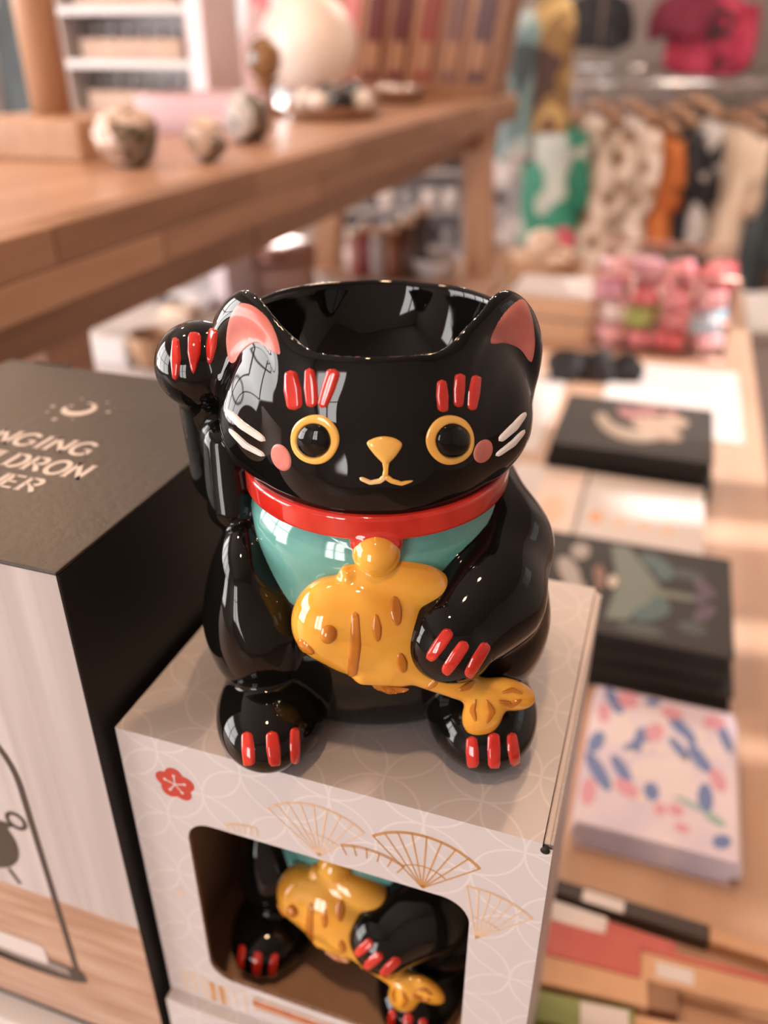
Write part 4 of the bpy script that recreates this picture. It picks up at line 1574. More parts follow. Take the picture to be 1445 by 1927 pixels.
# moth notebooks
mz = [0, .0165, .0335, .0505]
for k in range(3):
    dx = (.003, -.002, 0)[k]
    nb_, tp = notebook(['black notebook at the bottom of the moth stack', 'black notebook in the middle of the moth stack', 'black notebook with a pale green moth on its cover'][k],
                       -.085 + dx, .0860 + dx * 2, .506, .640, mz[k], mz[k + 1] - .0002, M_NOTEB, M_DARKPAGES, 'black moth notebooks')
gm, tl_, pu = I('sage', (.125, .155, .125)), I('teal', (.045, .088, .09)), I('violet', (.075, .04, .072))
cover_print(nb_, tp, [[(.44, .93), (.52, .95), (.66, .62), (.70, .50), (.66, .40), (.56, .16), (.47, .14), (.50, .50)]], gm, label='pale green moth print')
cover_print(nb_, tp, [[(.64, .53), (.86, .52), (.86, .46), (.64, .45)]], I('moss', (.12, .13, .085)), .0002)
cover_print(nb_, tp, [ell(.66, .80, .06, .12, 30), ell(.70, .70, .04, .08), ell(.66, .28, .06, .12, -30), ell(.69, .38, .04, .08)], tl_, .0002)
cover_print(nb_, tp, [ell(.88, .62, .035, .10, 20), ell(.86, .50, .03, .06), ell(.88, .36, .035, .10, -20)], pu, .0002)
cover_print(nb_, tp, [ell(.62, .10, .10, .05), ell(.80, .74, .08, .05), ell(.83, .2, .06, .06)], I('deepgreen', (.036, .045, .034)), .0001)
cover_print(nb_, tp, [ell(.30, .80, .045, .10), ell(.27, .55, .05, .16, 15), ell(.31, .40, .05, .08)], I('bone', (.33, .295, .27)), .0002)
cover_print(nb_, tp, [ell(.42, .52, .02, .12), ell(.40, .60, .018, .08)], I('rustbrown', (.20, .09, .05)), .0001)
cover_print(nb_, tp, [ell(.475, .52, .022, .07)], I('ivory', (.55, .47, .38)), .0003)

# lilac floral notebooks
M_FLOR = mat('lilac_cover', (.56, .50, .62), .4, (.68, .60, .66), scale=30)
for k in range(3):
    nb_, tp = notebook(['lilac floral notebook at the bottom of its stack', 'lilac floral notebook in the middle of its stack', 'lilac notebook with blue leaves and white blossoms on top of its stack'][k],
                       -.0020 + (.002, -.001, 0)[k], .0905 + (-.002, .003, 0)[k], .356, .482, .0012 + k * .0068, .0012 + (k + 1) * .0068 - .0002, M_FLOR, M_PAGES, 'lilac floral notebooks')
rf = np.random.default_rng(4)
blue, pink, whi, gl = I('blue', (.13, .19, .40)), I('pinkflower', (.60, .30, .37)), I('petal', (.66, .60, .63)), I('glow', (.70, .62, .57))
cover_print(nb_, tp, [ell(.14, .90, .045, .12, 35), ell(.60, .83, .05, .12, 40), ell(.68, .76, .04, .09, 35), ell(.34, .63, .065, .13, -35), ell(.10, .35, .05, .15, 40), ell(.25, .40, .045, .11, 40),
                      ell(.46, .30, .05, .06, 10), ell(.80, .34, .05, .10, 0), ell(.76, .60, .05, .11, 40), ell(.62, .64, .035, .10, 45), ell(.93, .80, .035, .12, 20), ell(.06, .55, .05, .09, -20), ell(.42, .95, .06, .035, 10), ell(.90, .10, .06, .04, 25)], blue, .0001, 'blue leaf print')
cover_print(nb_, tp, [ell(.24, .93, .08, .07), ell(.56, .90, .08, .05), ell(.45, .72, .06, .08, -30), ell(.06, .20, .05, .09), ell(.52, .20, .04, .04), ell(.62, .22, .05, .04), ell(.66, .12, .05, .03), ell(.86, .90, .08, .06, 20), ell(.30, .28, .09, .05, -20), ell(.88, .48, .05, .08, 20), ell(.08, .78, .05, .08, 10)], pink, .0002, 'pink flower print')
cover_print(nb_, tp, [ell(.44, .86, .09, .09), ell(.20, .68, .12, .12), ell(.10, .70, .08, .10), ell(.45, .45, .14, .08, 20), ell(.62, .50, .10, .10), ell(.62, .38, .08, .10)], whi, .00015, 'white blossom print')
cover_print(nb_, tp, [ell(x, y, .028, .028) for x, y in ((.52, .80), (.78, .78), (.40, .60), (.50, .60), (.30, .52), (.82, .64), (.40, .24), (.24, .78))], gl, .0003)
cover_print(nb_, tp, [ell(.86, .22, .07, .03, -20), ell(.70, .28, .10, .02, -15)], I('seagreen', (.28, .42, .40)), .0002)

# ------------------------------------------------------------------ incense packs and pencils in the foreground right
def slab(name, label, cat, pa, pb, w, z0, h, m, group=None, parts=()):
    """a flat stick or packet lying from table point pa to pb"""
    a, b = Vector((pa[0], pa[1], 0)), Vector((pb[0], pb[1], 0))
    L_ = (b - a).length
    ang = math.atan2(b.y - a.y, b.x - a.x)
    root = thing(name, label, cat, (a.x, a.y, z0), ang, group)

    def part(nm, u0, u1, v0, v1, w0, w1, mm, bev=.0008):
        bm = bm_box(u0 * L_, u1 * L_, v0 * w, v1 * w, w0 * h, w1 * h, bevel=bev)
        me = bpy.data.meshes.new(nm)
        bm.to_mesh(me)
        bm.free()
        link(nm, me, mm, root)
    for p_ in parts:
        part(*p_)
    return root


M_KR2 = mat('tan_packet', (.50, .28, .15), .55, (.60, .36, .21), scale=25)
M_CRIM = mat('crimson_packet', (.42, .075, .065), .5, (.50, .11, .09), scale=20)
M_DKB = mat('dark_brown_packet', (.022, .012, .009), .5, (.04, .022, .016), scale=20)
M_GRN = mat('leaf_green_packet', (.20, .24, .06), .5)
slab('incense_packet', 'dark brown incense packet with tan ends in front of the lilac notebooks', 'packet', (-.010, .318), (.130, .314), .0095, .0, .010, M_DKB, 'incense packets', [
    ('sleeve', .0, .62, -.5, .5, 0, 1, M_DKB), ('bare_end', .62, 1, -.42, .42, 0, .85, M_KR2), ('paper_label', .14, .30, -.502, .3, 1.0, 1.04, M_WPAPER, 0)])
slab('incense_packet', 'crimson incense packet with tan end lying near the carton', 'packet', (-.012, .284), (.118, .291), .020, .0, .012, M_CRIM, 'incense packets', [
    ('sleeve', .0, .42, -.5, .5, 0, 1, M_CRIM), ('bare_end', .42, 1, -.45, .45, 0, .85, M_KR2), ('red_edge', .42, .99, .30, .452, .85, .92, M_CRIM, 0), ('paper_label', .48, .62, -.30, .1, .85, .90, M_WPAPER, 0)])
slab('incense_packet', 'cream and crimson incense packet beside the dark brown one', 'packet', (-.020, .303), (.060, .2995), .012, .0, .010, M_WPAPER, 'incense packets', [
    ('sleeve', .0, .55, -.5, .5, 0, 1, M_WPAPER), ('bare_end', .55, 1, -.45, .45, 0, .85, M_CRIM)])
slab('incense_packet', 'plain tan incense packet in front of the crimson one', 'packet', (-.012, .2665), (.062, .2735), .017, .0, .011, M_KR2, 'incense packets', [
    ('sleeve', .0, .80, -.5, .5, 0, 1, M_KR2), ('bare_end', .80, 1, -.42, .42, 0, .8, M_OAKD)])
slab('incense_packet', 'white and leaf green incense packet nearest the bottom right corner', 'packet', (-.010, .247), (.085, .2585), .015, .0, .010, M_GRN, 'incense packets', [
    ('sleeve', .0, .55, -.5, .5, 0, 1, M_GRN), ('bare_end', .55, 1, -.42, .42, 0, .85, M_KR2), ('paper_label', .28, .52, -.505, .4, .9, 1.05, M_WPAPER, 0)])
slab('paper_slip', 'white paper slip under the incense packets', 'paper', (.020, .226), (.128, .248), .030, .0, .0008, M_WPAPER, None, [('sheet', 0, 1, -.5, .5, 0, 1, M_WPAPER, 0), ('printed_line', .62, .82, -.1, .02, 1, 1.1, M_INKG, 0)])

# ------------------------------------------------------------------ wire basket of sweets
bx0, bx1, by0, by1, bh = -.105, .095, 1.30, 1.52, .125
t = thing('wire_basket', 'rose metal wire basket full of pink packets on the table', 'basket', ((bx0 + bx1) / 2, (by0 + by1) / 2, 0))
for z in (.004, .062, bh):
    tube('wire', [(bx0, by0, z), (bx1, by0, z), (bx1, by1, z), (bx0, by1, z), (bx0, by0, z)], .0030 if z == bh else .0018, M_WIRE, t, 8)
for i in range(11):
    x = bx0 + (bx1 - bx0) * i / 10
    tube('wire', [(x, by0, bh), (x, by0, .004), (x, by1, .004), (x, by1, bh)], .0014, M_WIRE, t, 6)
for i in range(1, 9):
    y = by0 + (by1 - by0) * i / 9
    tube('wire', [(bx0, y, bh), (bx0, y, .004), (bx1, y, .004), (bx1, y, bh)], .0014, M_WIRE, t, 6)
SW = [('pink', (.62, .22, .25)), ('rose', (.66, .36, .38)), ('crimson', (.48, .09, .10)), ('pale blue', (.30, .46, .54)), ('leaf green', (.26, .36, .08)), ('white', (.74, .66, .63)), ('mauve', (.45, .20, .26))]
# kind per packet: front row low, front row mid, upper rows
order = [1, 0, 2, 1, 0, 5, 1, 3, 5, 4, 0, 3, 1, 2, 0, 1, 6, 2, 0, 1, 2, 5, 0, 2, 1, 6, 0, 2]
seen_lab = {}
k = 0
for layer in range(4):
    for row in range(2 if layer < 3 else 2):
        for i in range(4 if layer < 3 else 4):
            if k >= len(order):
                break
            nm, colr = SW[order[k]]
            x = bx0 + .028 + i * .048 + rng.uniform(-.003, .003)
            y = by0 + .035 + row * .075
            z = .0065 + layer * .034
            M_ = Matrix.Translation((x, y, z + .016)) @ Matrix.Rotation(rng.uniform(-.6, .6), 4, 'Z') @ Matrix.Rotation(rng.uniform(-.3, .3), 4, 'X') @ Matrix.Rotation(rng.uniform(-.3, .3), 4, 'Y') @ Matrix.Diagonal((rng.uniform(.8, 1.1), 1, rng.uniform(.7, 1.05), 1))
            o = thing('sweet_packet', '%s sweet packet, %s from left, %s row, %s layer of the wire basket' % (nm, ORD[i], ('front', 'back')[row], ('bottom', 'second', 'third', 'top')[layer]), 'packet', (x, y, z), 0, '%s sweet packets in the basket' % nm)
            m = mat('packet_' + nm, colr, .3, tuple(min(1, c_ * 1.5) for c_ in colr), scale=40)
            box('wrapper', (-.019, .019, -.026, .026, -.0145, .0145), m, o, .006, M=M_, smooth=True)
            box('crimped_end', (-.023, -.018, -.014, .014, -.001, .001), m, o, 0, M=M_)
            box('crimped_end', (.018, .023, -.014, .014, -.001, .001), m, o, 0, M=M_)
            k += 1

# wooden bowls with shells
def bowl(name, label, c, R_, H_, m, group=None):
    t = thing(name, label, 'bowl', c, 0, group)
    lathe('bowl_body', [(.0, .0), (R_ * .6, .0), (R_ * .85, H_ * .35), (R_, H_ * .92), (R_ * .99, H_), (R_ * .93, H_), (R_ * .78, H_ * .4), (R_ * .5, H_ * .12), (.0, H_ * .1)], c, m, t, 40)
    return t


p = at_z(985, 545, 0)
bowl('wooden_bowl', 'wooden bowl of cream shells behind the right ear of the cat', (p.x + .022, p.y + .03, 0), .085, .062, M_OAKL, 'wooden bowls')
for i, (dx, dy, dz, r) in enumerate(((-.035, -.01, .035, .032), (.030, -.02, .035, .030), (.0, .035, .040, .033), (-.005, -.035, .030, .028), (.0, .0, .072, .034), (.040, .03, .045, .026))):
    cc = (p.x + .022 + dx, p.y + .03 + dy, dz)
    o = lathe('shell', [(.0, -r * .8), (r * .6, -r * .65), (r, -r * .1), (r * .8, r * .5), (r * .3, r * .8), (.0, r * .85)], (cc[0], cc[1], cc[2] + r * .3), M_CREAM, None, 20, loc=cc, wob=.07)
    tag(o, 'cream shell %s in the wooden bowl' % ['at the left', 'at the right front', 'at the back', 'at the front', 'on top of the heap', 'at the right back'][i], 'shell', 'shells in the wooden bowl')
p = at_z(1050, 640, 0)
t = thing('wooden_crate', 'small open wooden crate on the table right of the cat ear', 'crate', (p.x, p.y, 0))
cx_, cy_, cw, cd, ch = p.x - .022, p.y + .07, .078, .075, .070
M_CR = wood('crate_wood', (.46, .27, .155), (.55, .34, .21), 'x')
for k in range(2):
    z0 = .004 + k * .035
    for s in (-1, 1):
        box('slat', (cx_ - cw, cx_ + cw, cy_ + s * cd - .004, cy_ + s * cd + .004, z0, z0 + .030), M_CR, t, .001)
        box('slat', (cx_ + s * cw - .004, cx_ + s * cw + .004, cy_ - cd + .004, cy_ + cd - .004, z0, z0 + .030), M_CR, t, .001)
box('bottom', (cx_ - cw, cx_ + cw, cy_ - cd, cy_ + cd, 0, .004), M_CR, t, 0)
pp = thing('paper_bundle', 'white folded paper bundle lying in the wooden crate', 'paper', (cx_, cy_, .004))
for i in range(4):
    box('sheet', (cx_ - .064, cx_ + .064, cy_ - .060, cy_ + .060, .0045 + i * .017, .0205 + i * .017), M_WPAPER, pp, .002)

# crumpled black ribbon things and white sheets further along the table
def crumple(name, label, cat, px, py, r, m, seed, h=.5):
    p = at_z(px, py, 0)
    rs_ = np.random.default_rng(seed)
    bm = bmesh.new()
    bmesh.ops.create_icosphere(bm, subdivisions=4, radius=1)
    K = rs_.normal(size=(9, 3)) * 3.0
    ph = rs_.uniform(0, 6, 9)
    for v in bm.verts:
        d = np.array(v.co)
        s = 1 + .11 * float(np.sum(np.sin(K @ d + ph))) / 2
        v.co = Vector((d[0] * s * r, d[1] * s * r * .6, max(0, d[2] * s * r * h + r * h * .55))) + p
    o = mk_bm(name, bm, m, None, True, loc=(p.x, p.y, 0))
    return tag(o, label, cat)


crumple('scrunchie', 'crumpled black scrunchie left of the others behind the moon notebooks', 'scrunchie', 1065, 715, .028, M_BLACKCLOTH, 2, .95)
crumple('scrunchie', 'crumpled black scrunchie between two others behind the moon notebooks', 'scrunchie', 1118, 712, .030, M_BLACKCLOTH, 3, .95)
crumple('scrunchie', 'crumpled black scrunchie right of the others by the white sheet', 'scrunchie', 1175, 716, .025, M_BLACKCLOTH, 6, .95)
def sheet(label, x0, x1, y0, y1, z=.0006, name='paper_sheet', m=None, h=.0008):
    o = box(name, (x0, x1, y0, y1, z, z + h), m or M_WPAPER, None, 0, loc=(x0, y0, z))
    tag(o, label, 'paper')


sheet('large white sheet on the table behind the moon notebooks', -.060, .118, 1.00, 1.26)
sheet('white sheet lying left of the scrunchies', -.30, -.115, .90, 1.17)
sheet('white sheet on the table beside the planners', -.30, -.13, .62, .85)
sheet('big white sheet under the wooden riser', -1.10, -.46, .62, 1.60)

# ------------------------------------------------------------------ things under the riser
p = at_z(292, 690, 0)
bowl('wooden_cup', 'small wooden cup standing under the riser', (p.x, p.y, .0015), .034, .050, M_OAKL)
p = at_z(205, 690, 0)
o = box('white_block_candle', (p.x - .04, p.x + .035, p.y, p.y + .06, .0015, .045), M_WPAPER, None, .004, loc=(p.x, p.y, .0015))
tag(o, 'white block candle beside the riser near leg', 'candle')
for i, (px, py, m, hh, lab) in enumerate(((672, 515, mat('pink_wax', (.52, .20, .18), .3), .075, 'rose pillar candle with wooden lid beside the riser far leg'), (690, 517, mat('wine_wax', (.26, .035, .035), .3), .090, 'wine red pillar candle with wooden lid under the riser'),
                                          (712, 520, M_WPAPER, .085, 'white pillar candle with wooden lid under the riser'), (738, 525, mat('amber_wax', (.24, .085, .04), .3), .095, 'amber pillar candle with wooden lid under the riser'),
                                          (765, 522, mat('brown_wax', (.11, .055, .035), .3), .105, 'brown pillar candle with wooden lid under the riser'), (790, 516, mat('smoke_wax', (.07, .05, .045), .3), .12, 'smoky black pillar candle with wooden lid under the riser'))):
    p = at_z(px, py, 0)
    t = thing('jar_candle', lab, 'candle', (p.x, p.y, 0), 0, 'jar candles under the riser')
    lathe('jar', [(.0, .0), (.0145, .0), (.016, .003), (.016, hh), (.0, hh)], p, m, t, 24)
    lathe('lid', [(.0, hh), (.017, hh), (.017, hh + .014), (.0, hh + .014)], p, M_PALEW, t, 24)
p = at_z(820, 522, 0)
t = bowl('glass_bowl', 'small white glass bowl left of the riser right leg', (p.x, p.y, 0), .050, .042, M_WHITE)
p = at_z(520, 540, 0)
t = thing('round_tin', 'round copper tin with grey side under the riser', 'tin', (p.x, p.y, .0015))
lathe('tin_body', [(.0, .0), (.075, .0), (.078, .004), (.078, .055), (.0, .055)], (p.x, p.y, .0015), mat('copper_tin', (.42, .20, .14), .35, (.52, .34, .28), scale=9), t, 36)
lathe('tin_lid', [(.0, .055), (.081, .055), (.081, .075), (.076, .080), (.0, .080)], (p.x, p.y, .0015), M_WIRE, t, 36)
for i in range(5):
    p = at_z(330 + i * 42, 610 - i * 20, 0)
    o = box('soap_bar', (p.x - .03, p.x + .03, p.y, p.y + .045, .0015, .026), M_WPAPER if i % 2 else M_CREAM, None, .006, loc=(p.x, p.y, .0015), smooth=True)
    tag(o, ('white' if i % 2 else 'cream') + ' soap bar, %s from the left under the riser' % ORD[i], 'soap', 'soap bars under the riser')

# ------------------------------------------------------------------ clothes rail and hanging clothes at the back of the shop
def rail(name, label, Xa, Xb, Y, z, r=.016, posts=True, hung=False):
    a, b = W(Xa, Y, z), W(Xb, Y, z)
    t = thing(name, label, 'clothes rail', W((Xa + Xb) / 2, Y, ZF))
    tube('bar', [a, b], r, M_CHROME, t, 14)
    if hung:
        for X in (Xa + .02, Xb - .02):
            tube('suspension_rod', [W(X, Y, z), W(X, Y, ZC)], .004, M_CHROME, t, 8)
    elif posts:
        for X in (Xa + .03, Xb - .03):
            tube('upright', [W(X, Y, ZF + .03), W(X, Y, z)], .014, M_CHROME, t, 12)
            tube('foot', [W(X, Y - .22, ZF + .015), W(X, Y + .22, ZF + .015)], .015, M_CHROME, t, 12)
    return t


YR = 4.0
zr1 = at_Y(1250, 158, YR)[2]
rail('clothes_rail', 'chrome clothes rail carrying the row of shirts and dresses', .80, 2.18, YR, zr1)
zr2 = at_Y(1250, -25, YR + .5)[2]
rail('upper_clothes_rail', 'chrome rail high up carrying the pink and black shirts', .70, 2.2, YR + .5, zr2, hung=True)
a, b = W(.78, YR + .75, at_Y(1250, 128, YR + .75)[2]), W(2.2, YR + .75, at_Y(1250, 128, YR + .75)[2])
t = thing('rear_clothes_rail', 'empty chrome rail just behind the row of shirts', 'clothes rail', W(1.5, YR + .75, ZF))
tube('bar', [a, b], .014, M_CHROME, t, 12)
for X in (.8, 2.18):
    tube('upright', [W(X, YR + .75, ZF + .002), W(X, YR + .75, a.z)], .014, M_CHROME, t, 12)


def garment(px, y_top, y_bot, wpx, Y, m, label, cat='shirt', yaw=20, m_sleeve=None, lean=0.0, sleeve=.55, flare=1.25, seed=0, hang_z=None, hanger=True, sh=.20):
    X, _, z1 = at_Y(px, y_top, Y)
    z0 = at_Y(px, y_bot, Y)[2]
    depth = Y * CP - (z1 - CAM_H) * SP
    T = wpx / FPX * depth * .5
    H = z1 - z0
    base = W(X, Y, z0)
    ry = math.radians(yaw)
    root = thing('hanging_' + cat.replace(' ', '_'), label, cat, base, 0, 'clothes on the rail')
    rs_ = np.random.default_rng(seed + int(px))
    ph = rs_.uniform(0, 6.3, 4)
    lev, seg = 18, 44
    V, F_ = [], []
    e1 = Vector((CY, SY, 0))
    e2 = Vector((-SY, CY, 0))
    ax_t = e1 * math.cos(ry) + e2 * math.sin(ry)
    ax_w = e2 * math.cos(ry) - e1 * math.sin(ry)
    for k in range(lev + 1):
        s = k / lev
        zz = z1 - H * s
        if s < .16:
            q = s / .16
            wd = .045 + (sh - .045) * math.sqrt(q)
            td = T * (.30 + .35 * q)
        else:
            q = (s - .16) / .84
            wd = sh * (1 - .10 * math.sin(PI * q * .9)) * (1 + .10 * q)
            td = T * (.65 + (flare - .65) * .55 * q + .15 * math.sin(PI * q))
        for i in range(seg):
            a = 2 * PI * i / seg
            fold = 1 + (.03 + .13 * s) * math.sin(5 * a + ph[0]) + .05 * s * math.sin(9 * a + ph[1])
            c_, s_ = math.cos(a), math.sin(a)
            w_ = wd * (abs(c_) ** .8) * (1 if c_ > 0 else -1)
            t_ = td * (abs(s_) ** .8) * (1 if s_ > 0 else -1) * fold
            sag = .012 * math.sin(3 * a + ph[2]) * (s > .95)
            V.append(W(X, Y, zz + sag) + ax_w * w_ + ax_t * t_ + e1 * lean * s * H)
    for k in range(lev):
        for i in range(seg):
            j = (i + 1) % seg
            F_.append((k * seg + i, (k + 1) * seg + i, (k + 1) * seg + j, k * seg + j))
    F_.append(tuple(range(seg)))
    F_.append(tuple(reversed(range(lev * seg, (lev + 1) * seg))))
    mk('body', V, F_, m, root, True)
    if sleeve:
        for sgn in (-1, 1):
            pts, rad = [], []
            for k in range(9):
                s = k / 8
                p = W(X, Y, z1 - .05 - H * sleeve * s) + ax_w * sgn * (sh - .02 + .035 * math.sin(s * 2.2)) + ax_t * (T * .25 * math.sin(s * 3 + ph[3])) + e1 * lean * s * H * sleeve
                pts.append(p)
                rad.append(max(.03, T * .55) * (1 - .35 * s))
            tube('sleeve', pts, rad, m_sleeve or m, root, 18)
    if hanger:
        hz = hang_z if hang_z is not None else zr1
        h = thing('clothes_hanger', 'wooden hanger of the ' + label.split(' hanging')[0].split(' on ')[0], 'hanger', W(X, Y, hz), 0, 'wooden hangers')
        top = W(X, Y, hz)
        tube('hook', [top + ax_w * .022 + Vector((0, 0, -.005)), top + ax_w * .018 + Vector((0, 0, .020)), top + Vector((0, 0, .030)), top - ax_w * .018 + Vector((0, 0, .018)), top + Vector((0, 0, -.02)), W(X, Y, z1 + .045)], .0035, M_CHROME, h, 8)
        tube('shoulder_bar', [W(X, Y, z1 - .012) - ax_w * (sh - .02), W(X, Y, z1 + .022) - ax_w * .08, W(X, Y, z1 + .040), W(X, Y, z1 + .022) + ax_w * .08, W(X, Y, z1 - .012) + ax_w * (sh - .02)], [.020, .024, .026, .024, .020], M_OAKM, h, 12)
    return root


C_GREEN = pattern_mat('green_print', 'blotch', [(0.0, (.42, .44, .38)), (.42, (.02, .20, .12)), (.55, (.025, .22, .14)), (.62, (.55, .10, .13)), (.72, (.22, .03, .05))], 3.2)
C_LEO = pattern_mat('leopard_print', 'spots', [(0.0, (.13, .065, .032)), (.30, (.22, .12, .065)), (.50, (.60, .46, .36)), (.75, (.74, .62, .52))], 11)
C_LEO2 = pattern_mat('leopard_print_pale', 'spots', [(0.0, (.20, .11, .06)), (.25, (.34, .21, .13)), (.45, (.66, .53, .44)), (.75, (.76, .66, .57))], 13)
C_ORANGE = mat('orange_cloth', (.42, .10, .018), .8, (.50, .15, .035), scale=8)
C_FLOR = pattern_mat('monochrome_floral', 'blotch', [(0.0, (.012, .011, .011)), (.50, (.014, .012, .012)), (.56, (.45, .40, .37)), (.66, (.55, .49, .45)), (.8, (.03, .03, .03))], 7)
C_CREAM = mat('cream_cloth', (.62, .45, .32), .75, (.76, .60, .47), scale=10, stretch=(6, 6, .4))
C_SLATE = mat('slate_cloth', (.030, .040, .044), .8, (.055, .068, .072), scale=6)
C_PINK = pattern_mat('hot_pink_print', 'blotch', [(0.0, (.40, .022, .06)), (.45, (.52, .045, .10)), (.60, (.46, .03, .08)), (.66, (.06, .01, .02))], 6)
C_WINE = mat('wine_cloth', (.16, .012, .03), .8, (.22, .02, .05), scale=6)
C_GOLD = pattern_mat('gold_brown_print', 'blotch', [(0.0, (.05, .02, .015)), (.42, (.20, .11, .035)), (.55, (.42, .27, .10)), (.66, (.10, .035, .03))], 6)
C_TEAL = pattern_mat('grey_teal_print', 'blotch', [(0.0, (.03, .045, .045)), (.40, (.12, .19, .19)), (.52, (.30, .36, .35)), (.64, (.52, .47, .45))], 4)
C_GREYW = pattern_mat('grey_white_print', 'blotch', [(0.0, (.02, .02, .022)), (.34, (.30, .28, .29)), (.48, (.58, .53, .53)), (.68, (.74, .68, .66))], 6)

garment(1048, 218, 468, 70, YR, C_GREEN, 'green and pink printed shirt hanging at the left of the rail', yaw=26, seed=1)
garment(1120, 216, 492, 92, YR, C_LEO, 'brown leopard print dress hanging second on the rail', 'dress', yaw=24, seed=2, flare=1.3)
garment(1183, 214, 478, 50, YR, C_LEO2, 'pale leopard print blouse hanging third on the rail', 'blouse', yaw=22, seed=3)
garment(1228, 236, 455, 52, YR, C_ORANGE, 'orange shirt hanging in the middle of the rail', yaw=22, seed=4, m_sleeve=C_ORANGE)
garment(1264, 222, 440, 46, YR + .02, M_BLACKCLOTH, 'plain black shirt hanging beside the orange shirt', yaw=20, seed=5)
garment(1306, 205, 452, 56, YR, C_FLOR, 'black and white floral blouse hanging on the rail', 'blouse', yaw=20, seed=6)
garment(1385, 236, 470, 74, YR, C_CREAM, 'cream blouse hanging right of the floral blouse', 'blouse', yaw=26, seed=7, lean=-.10, flare=1.5)
garment(1440, 222, 640, 84, YR - .05, C_SLATE, 'dark slate dress hanging at the right end of the rail', 'dress', yaw=20, seed=8, lean=-.05)
pk = garment(1352, -10, 138, 84, YR + .5, C_PINK, 'hot pink shirt with black print hanging from the high rail', 'shirt', yaw=60, seed=9, sleeve=.8, hanger=False, sh=.15)
for k_, (px_, py_, a0_, a1_, r_) in enumerate(((1358, 42, 0, 2 * PI, .045), (1352, 78, .3, 3.6, .040))):
    X_, _, z_ = at_Y(px_, py_, YR + .30)
    pts_ = [W(X_ + r_ * math.cos(a0_ + (a1_ - a0_) * q / 20), YR + .30, z_ + r_ * math.sin(a0_ + (a1_ - a0_) * q / 20)) for q in range(21)]
    tube('black_print', pts_, .011, M_BLACKCLOTH, pk, 8, 'black printed mark')
garment(1298, -15, 68, 56, YR + .5, C_WINE, 'dark wine shirt hanging left of the hot pink shirt', 'shirt', yaw=50, seed=10, sleeve=.8, hanger=False, sh=.13)
garment(1130, -15, 92, 60, YR + .5, M_BLACKCLOTH, 'black shirt hanging at the left of the high rail', 'shirt', yaw=60, seed=11, sleeve=.7, hanger=False, sh=.13)
garment(1042, -12, 245, 74, 3.5, C_GOLD, 'gold and brown scarf hanging left of the clothes rail', 'scarf', yaw=40, seed=12, sleeve=0, hanger=False, sh=.10)
garment(985, 20, 300, 54, 3.55, C_TEAL, 'grey teal printed scarf hanging beside the gold scarf', 'scarf', yaw=35, seed=13, sleeve=0, hanger=False, sh=.10)
garment(968, 255, 455, 80, 4.3, C_GREYW, 'grey and white printed blouse hanging low beyond the riser', 'blouse', yaw=45, seed=14, hanger=False)
garment(1010, 300, 460, 50, 4.2, C_FLOR, 'black and white printed blouse hanging low by the green shirt', 'blouse', yaw=45, seed=15, hanger=False, sh=.15)
garment(18, -20, 235, 84, 2.5, C_SLATE, 'dark grey coat hanging at the far left edge', 'coat', yaw=30, seed=16, hanger=False, sleeve=.7)
# rails and hooks that carry the left-hand pieces
zs = at_Y(1010, -20, 3.52)[2]
rail('scarf_rail', 'thin chrome rail carrying the two long scarves', .42, 1.0, 3.52, zs + .012, .008, hung=True)
zl = at_Y(985, 250, 4.25)[2]
rail('low_clothes_rail', 'low chrome rail carrying the grey printed blouses', .45, .98, 4.25, zl + .010, .010, hung=True)
zc = at_Y(18, -25, 2.5)[2]
rail('coat_rail', 'chrome rail carrying the dark grey coat', -1.5, -.9, 2.5, zc + .010, .012, hung=True)

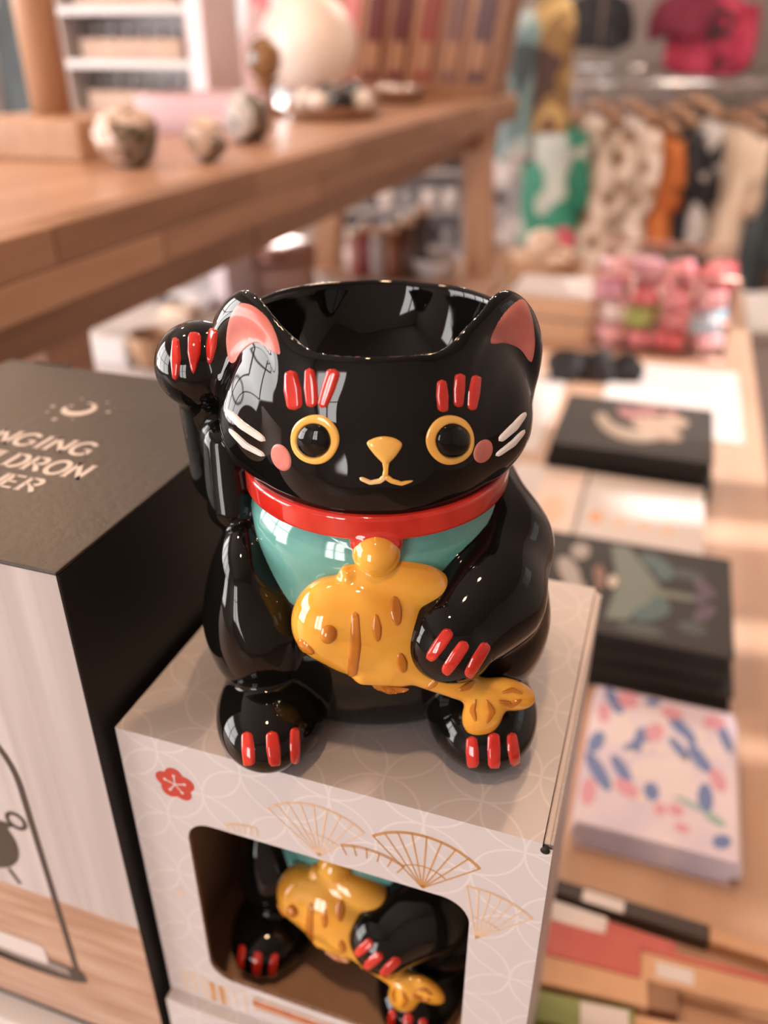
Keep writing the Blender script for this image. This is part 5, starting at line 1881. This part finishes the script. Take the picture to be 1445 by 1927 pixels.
# ------------------------------------------------------------------ white shelving with crockery at the back
Xs0, Xs1, Ys = -.30, .44, 4.75
t = thing('white_shelving', 'white shelf unit of crockery seen under the riser', 'shelving', W((Xs0 + Xs1) / 2, Ys, ZF))
levels = [-.78, -.60, -.40, -.20, .0, .20]
for X in (Xs0, Xs1):
    box('side', (X - .012, X + .012, Ys, Ys + .30, ZF, .42), M_WHITE, t, .002, M=RZ)
box('back', (Xs0 + .012, Xs1 - .012, Ys + .28, Ys + .295, ZF, .42), mat('grey_back_board', (.42, .39, .40), .6), t, 0, M=RZ)
for z in levels[1:] + [.40]:
    box('shelf', (Xs0 + .012, Xs1 - .012, Ys, Ys + .28, z, z + .018), M_WHITE, t, .001, M=RZ)
M_MUG = [mat('white_mug', (.74, .68, .66), .2), mat('grey_mug', (.32, .31, .32), .25), mat('dark_mug', (.06, .055, .06), .25), mat('tan_mug', (.50, .34, .24), .3)]
MN = ['white', 'grey', 'dark', 'tan']
for zi, z in enumerate(levels[1:]):
    for i in range(6):
        k = int(rng.choice([0, 0, 0, 1, 1, 2, 3]))
        p = W(Xs0 + .07 + i * .118, Ys + .09, z + .018)
        o = thing('mug', '%s mug, %s from the left on the %s shelf of the white shelving' % (MN[k], ORD[i], ('lowest', 'second', 'third', 'fourth', 'top')[zi]), 'mug', p, 0, '%s mugs on the white shelving' % MN[k])
        lathe('cup', [(.0, .0), (.036, .0), (.042, .01), (.045, .10), (.042, .10), (.038, .012), (.0, .01)], p, M_MUG[k], o, 18)
        tube('handle', [p + Vector((CY, SY, 0)) * (.043 + .028 * math.sin(PI * s)) + Vector((0, 0, .025 + .055 * s)) for s in np.linspace(0, 1, 8)], .006, M_MUG[k], o, 8)

# white cabinet beyond the right edge of the table
X0, _, zt = at_Y(1424, 640, 1.62)
t = thing('white_cabinet', 'white cabinet just past the right edge of the table', 'cabinet', W(X0 + .3, 1.9, ZF))
box('carcass', (X0, X0 + .6, 1.70, 1.98, ZF, zt - .02), M_WHITE, t, .003, M=RZ)
box('top', (X0 - .01, X0 + .61, 1.68, 1.99, zt - .02, zt), M_WPAPER, t, .003, M=RZ)
for s in (0, 1):
    dr = box('door', (X0 + .01 + s * .295, X0 + .295 + s * .295, 1.682, 1.70, ZF + .05, zt - .03), M_WHITE, t, .002, M=RZ)
    box('knob', (X0 + .265 + s * .05, X0 + .285 + s * .05, 1.662, 1.682, -.45, -.43), M_CHROME, dr, .004, M=RZ)
